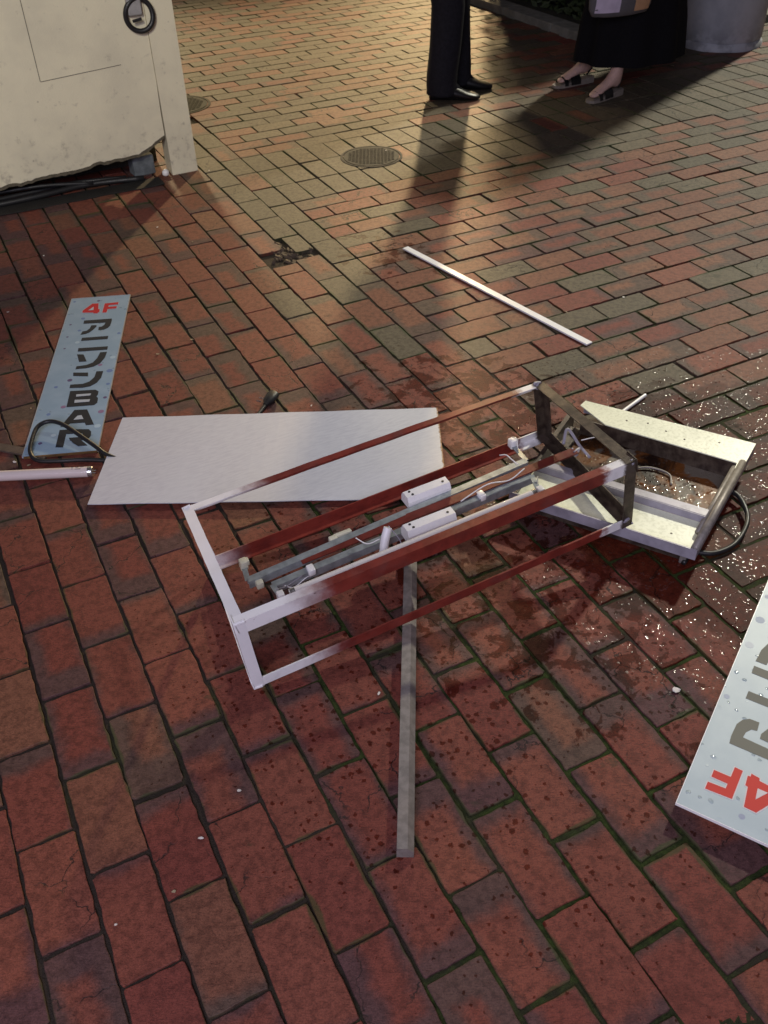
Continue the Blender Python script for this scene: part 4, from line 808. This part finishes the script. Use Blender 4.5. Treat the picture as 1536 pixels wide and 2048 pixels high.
# --- man in a dark suit
fm_ = Vector((.893, -.449, 0)); lm_ = Vector((.449, .893, 0))
aR = Vector((2.755, 3.405, .085)); aL = Vector((2.925, 3.545, .085))
kR = Vector((2.80, 3.43, .47)); kL = Vector((2.915, 3.56, .47)); hipM = Vector((2.80, 3.53, .93))
tR = aR + fm_ * .165; tR.z = .022; tL = aL + fm_ * .155; tL.z = .022
t, J, hd_, f_, l_ = person((2.84, 3.48), fm_, ((aR, kR, tR), (aL, kL, tL)), hipM, 1.72, 'man standing in dark suit trousers and black shoes, facing the woman in the long skirt', False)
def trouser(a, k, hipj, s):
    L_ = []
    for (p, ru, rv, amp) in ((a + up * -.052 + fm_ * .004, .088, .080, .05), (a + up * .0, .086, .078, .06), (a + up * .06, .085, .077, .05), (a.lerp(k, .5), .087, .079, .04), (k, .090, .083, .03), (k.lerp(hipj, .5), .10, .092, .02), (hipj + up * .02, .105, .10, .01)):
        L_.append((p, fm_, ru, lm_, rv, amp * .7, 3, p.z * 9 + s))
    n = 28; Lf = []
    for i in range(len(L_) - 1):
        for q in range(4):
            t_ = q / 4; A1, A2 = L_[i], L_[i + 1]; Lf.append((A1[0].lerp(A2[0], t_), fm_, A1[2] * (1 - t_) + A2[2] * t_, lm_, A1[4] * (1 - t_) + A2[4] * t_, A1[5], 3, A1[7] + (A2[7] - A1[7]) * t_))
    Lf.append(L_[-1]); return rings(Lf, n)
for a, k_, s in ((aR, kR, -1), (aL, kL, 1)):
    mobj('trouser_leg', trouser(a, k_, hipM + lm_ * .085 * s - up * .05, s), M_TROUSER, t, smooth=True)
    mobj('sock', rings([(a + up * z_ + fm_ * dx_, fm_, ru_, lm_, rv_) for z_, dx_, ru_, rv_ in ((.08, 0, .052, .046), (.02, .01, .056, .046), (-.02, .035, .07, .045), (-.045, .07, .07, .044))], 20), M_TROUSER, t, smooth=True)
    sp_ = []
    for d_, hw, z0, z1 in ((-.072, .018, .004, .03), (-.064, .034, .002, .080), (-.02, .040, .0, .092), (.04, .044, .0, .088), (.09, .046, .0, .070), (.14, .046, .0, .046), (.18, .040, .0, .036), (.207, .026, .002, .026), (.216, .010, .006, .018)):
        c_ = a + fm_ * d_; c_.z = (z0 + z1) / 2; sp_.append((c_, lm_, hw * 1.18, up, (z1 - z0) / 2))
    mobj('shoe', rings(sp_, 20), M_SHOE, t, smooth=True)
mobj('jacket', rings([(hipM + up * z_, fm_, a_, lm_, b_, .02, 4, z_ * 5) for z_, a_, b_ in ((-.12, .15, .20), (.0, .155, .195), (.15, .14, .18), (.35, .155, .215), (.48, .14, .22), (.56, .09, .15), (.60, .065, .07))], 32), M_TROUSER, t, smooth=True)
for nm in 'rl':
    sh, el, wr, pa_ = hd_[nm]; mobj('sleeve', tube([sh + up * .02, el, wr.lerp(el, .08)], [.075, .062, .045], 16), M_TROUSER, t, smooth=True)
# --- woman in a long black skirt and sandals
fw_ = Vector((-.985, -.03, 0)).normalized(); lw_ = Vector((-fw_.y, fw_.x, 0))
wl = Vector((3.615, 2.965, .085)); wr_ = Vector((3.63, 3.262, .085))    # left (near) and right (far) ankle
tl_ = Vector((3.425, 2.925, .030)); tr_ = Vector((3.445, 3.262, .030)); hipW = Vector((3.80, 3.13, .86))
t, J, hd_, f_, l_ = person((3.72, 3.1), fw_, ((wr_, Vector((3.74, 3.22, .44)), tr_), (wl, Vector((3.71, 3.03, .44)), tl_)), hipW, 1.58, 'woman with bare ankles standing in a long black skirt and open black sandals', True)
RS = []
for z_, r_, am in ((.155, .330, .05), (.20, .326, .05), (.35, .310, .045), (.55, .27, .035), (.75, .22, .02), (.90, .165, .01), (1.02, .135, .0)):
    RS.append((Vector((3.815, 3.12, z_)), Vector((1, 0, 0)), r_ * 1.0, Vector((0, 1, 0)), r_ * .78, am, 9, .6))
mobj('skirt', rings(RS, 90, caps=False), M_SKIRT, t, smooth=True)
mobj('blouse', rings([(hipW + up * z_, fw_, a_, lw_, b_) for z_, a_, b_ in ((.10, .12, .15), (.25, .115, .15), (.38, .13, .18), (.46, .11, .185), (.52, .07, .12), (.55, .05, .055))], 28), M_BLOUSE, t, smooth=True)
for nm in 'rl':
    sh, el, w2, pa_ = hd_[nm]; mobj('sleeve', tube([sh + up * .01, el, el.lerp(w2, .4)], [.06, .052, .042], 14), M_BLOUSE, t, smooth=True)
for a, to in ((wl, tl_), (wr_, tr_)):
    fd = (to - a); fd.z = 0; fd.normalize(); sd_ = Vector((-fd.y, fd.x, 0)); sh_ = thing.__name__
    prof = []
    for d_, hw in ((-.062, .012), (-.055, .026), (-.02, .031), (.05, .033), (.11, .038), (.16, .040), (.195, .032), (.212, .012)): prof.append((d_, hw))
    poly = [(d_, hw) for d_, hw in prof] + [(d_, -hw) for d_, hw in prof[::-1]]
    hz = lambda d_: .034 - .018 * max(0, min(1, (d_ + .05) / .14))
    V_ = []; n = len(poly)
    for zz in (0, 1):
        for d_, w_ in poly: V_.append(Vector((a.x, a.y, 0)) + fd * d_ + sd_ * w_ + up * (.001 if zz == 0 else hz(d_)))
    so = mobj('sandal', (V_, [tuple(range(n)), tuple(range(2 * n - 1, n - 1, -1))] + [(i, (i + 1) % n, n + (i + 1) % n, n + i) for i in range(n)]), simple('pale_sole', (.30, .26, .22), .6), t)
    def strap(d_, h, w0, wd, nm='strap'):
        c_ = Vector((a.x, a.y, 0)) + fd * d_; arc = []
        for i in range(9):
            q = math.pi * i / 8; arc.append(c_ + sd_ * (w0 * math.cos(q)) + up * (.012 + h * math.sin(q)))
        V_ = []; 
        for p in arc: V_ += [p - fd * wd, p + fd * wd, p + fd * wd + up * .003, p - fd * wd + up * .003]
        F_ = []
        for i in range(8):
            for k in range(4): F_.append((i * 4 + k, i * 4 + (k + 1) % 4, i * 4 + 4 + (k + 1) % 4, i * 4 + 4 + k))
        mobj(nm, (V_, F_), M_SHOE, so, smooth=False)
    strap(.085, .052, .044, .034); strap(.150, .040, .045, .013)
    bk = [a + sd_ * .036 + up * -.03 + fd * .01, a - fd * .048 + up * -.005, a - sd_ * .036 + up * -.03 + fd * .01]; mobj('back_strap', tube(bk, .005, 8), M_SHOE, so, smooth=True); 
    mobj('buckle', obox(a - fd * .045 + sd_ * -.02 + up * .0, (fd, sd_, up), (.004, .003, .006), .001), M_PIN, so)
# --- the bag she holds
bg_ = thing('tote_bag', (3.52, 2.93, .43), 'pale lavender and orange tote bag held in front of the black skirt', 'bag')
M_BAGL = simple('lavender_cloth', (.66, .60, .76), .7, var=.2, scale=14); M_BAGO = simple('orange_print', (.60, .36, .20), .7, var=.2, scale=20); M_BAGG = simple('grey_cloth', (.13, .13, .14), .8, var=.2, scale=14)
cb_ = Vector((3.53, 2.90, 0)); dx_ = Vector((.96, -.10, 0)).normalized(); dn_ = Vector((.10, .96, 0)).normalized()
pr = [(.428, .10, .03), (.436, .165, .045), (.47, .185, .055), (.56, .19, .06), (.70, .185, .055), (.78, .18, .04), (.80, .178, .03)]
mobj('bag_body', rings([(cb_ + up * z_, dx_, a_, dn_, b_) for z_, a_, b_ in pr], 32), M_BAGG, bg_, smooth=True)
def bpatch(x0_, x1_, z0_, z1_, mat, nm):
    V_ = []; n = 8
    for zz in range(n + 1):
        for i in range(n + 1):
            x_ = x0_ + (x1_ - x0_) * i / n; z_ = z0_ + (z1_ - z0_) * zz / n
            zs = [q[0] for q in pr]; A_ = np.interp(z_, zs, [q[1] for q in pr]); B_ = np.interp(z_, zs, [q[2] for q in pr])
            y_ = -B_ * math.sqrt(max(0, 1 - (x_ / A_) ** 2)) - .003; V_.append(cb_ + dx_ * x_ + dn_ * y_ + up * z_)
    mobj(nm, (V_, [(j * (n + 1) + i, j * (n + 1) + i + 1, (j + 1) * (n + 1) + i + 1, (j + 1) * (n + 1) + i) for j in range(n) for i in range(n)]), mat, bg_, smooth=True)
bpatch(-.165, -.035, .455, .74, M_BAGL, 'lavender_print'); bpatch(.055, .160, .452, .74, M_BAGO, 'orange_print')
for s in (-1, 1): mobj('bag_handle', tube([cb_ + dx_ * -.09 + up * .79 + dn_ * .02 * s, cb_ + dx_ * -.06 + up * .93 + dn_ * .01 * s, cb_ + dx_ * .06 + up * .93 + dn_ * .01 * s, cb_ + dx_ * .09 + up * .79 + dn_ * .02 * s], .007, 8), M_BAGG, bg_, smooth=True)
# ---------------------------------------------------------------- scraps of litter
random.seed(11)
M_SCR = simple('litter_white', (.70, .66, .62), .6); M_LEAF = simple('litter_tan', (.34, .27, .17), .7)
scr = [(403, 1677, .009, 0, 'crumpled white scrap on the dark brick in the lower left quarter'), (478, 1582, .008, 0, 'pale sliver on a brick left of the grey post'), (232, 1850, .005, 0, 'tiny white fleck low on the left side'), (348, 1784, .007, 1, 'tan chip in the joint corner at the lower left'), (758, 1388, .011, 0, 'white curl of plastic just left of the grey post'), (1352, 1381, .018, 0, 'pale splinter on the brick left of the raised sign board'), (315, 455, .010, 0, 'white curl on the dark bricks below the cabinet'), (385, 484, .007, 1, 'tan fleck to the right of the white curl below the cabinet'), (88, 512, .009, 0, 'white fleck above and left of the blue sign board'), (143, 513, .006, 1, 'small tan fleck directly above the blue sign board'), (16, 625, .008, 0, 'white fleck at the left edge beside the blue sign board'), (384, 680, .010, 1, 'pale scrap level with the second letter of the blue sign board'), (315, 709, .011, 1, 'tan scrap just right of the blue sign board'), (62, 818, .008, 1, 'tan fleck left of the lower half of the blue sign board'), (418, 342, .008, 0, 'white curl right of the cabinet post'), (1247, 595, .010, 0, 'white chip on the bricks right of the plastic strip'), (623, 812, .008, 0, 'white fleck right of the plug behind the white panel'), (1133, 625, .009, 1, 'tan chip between the plastic strip and the white chip'), (30, 925, .010, 0, 'white crumb above the loose lamp tube'), (58, 931, .010, 1, 'tan crumb above the loose lamp tube'), (1345, 132, .016, 1, 'tan scrap on the shaded bricks behind the sandals'), (772, 303, .010, 0, 'white fleck on the manhole cover'), (1035, 1395, .0, 0, '')]
for px, py, s, k_, lab in scr:
    if s == 0: continue
    s *= .62
    p = ray(px, py, .0005); n = 7; a0 = random.random() * 6; V_ = []
    zt = .0065 if (px == 772) else .0022
    el_ = random.uniform(.35, .7)
    for i in range(n):
        a_ = 2 * math.pi * i / n; r_ = s * (.7 + .5 * random.random()); x_ = r_ * math.cos(a_) * 1.0; y_ = r_ * math.sin(a_) * el_
        V_.append(Vector((p.x + x_ * math.cos(a0) - y_ * math.sin(a0), p.y + x_ * math.sin(a0) + y_ * math.cos(a0), zt + random.random() * s * .25)))
    V_ += [v - up * .0008 for v in V_]; F_ = [tuple(range(n)), tuple(range(2 * n - 1, n - 1, -1))] + [(i, (i + 1) % n, n + (i + 1) % n, n + i) for i in range(n)]
    o = mobj('litter_scrap', (V_, F_), M_LEAF if k_ else M_SCR, base=(p.x, p.y, 0)); tag(o, lab, 'litter', 'small scraps of litter on the bricks')
# rubble in the broken corner of the paving
rb = []
for i in range(60):
    c_ = Vector((1.215 + random.gauss(0, .035), 1.93 + random.gauss(0, .045), -.009)); s = random.uniform(.004, .013)
    rb.append(obox(c_, (Vector((random.random(), random.random(), random.random() - .5)).normalized(), Vector((-random.random(), random.random(), .2)), Vector((0, .2, 1))), (s, s * .7, s * .5), s * .2))
o = mobj('rubble', join(*rb), simple('brick_rubble', (.15, .11, .07), .9, var=.5, scale=60, bump=.5), base=(1.2, 1.95, 0)); tag(o, 'crumbled brick rubble in the broken patch of paving', 'rubble', kind='stuff')
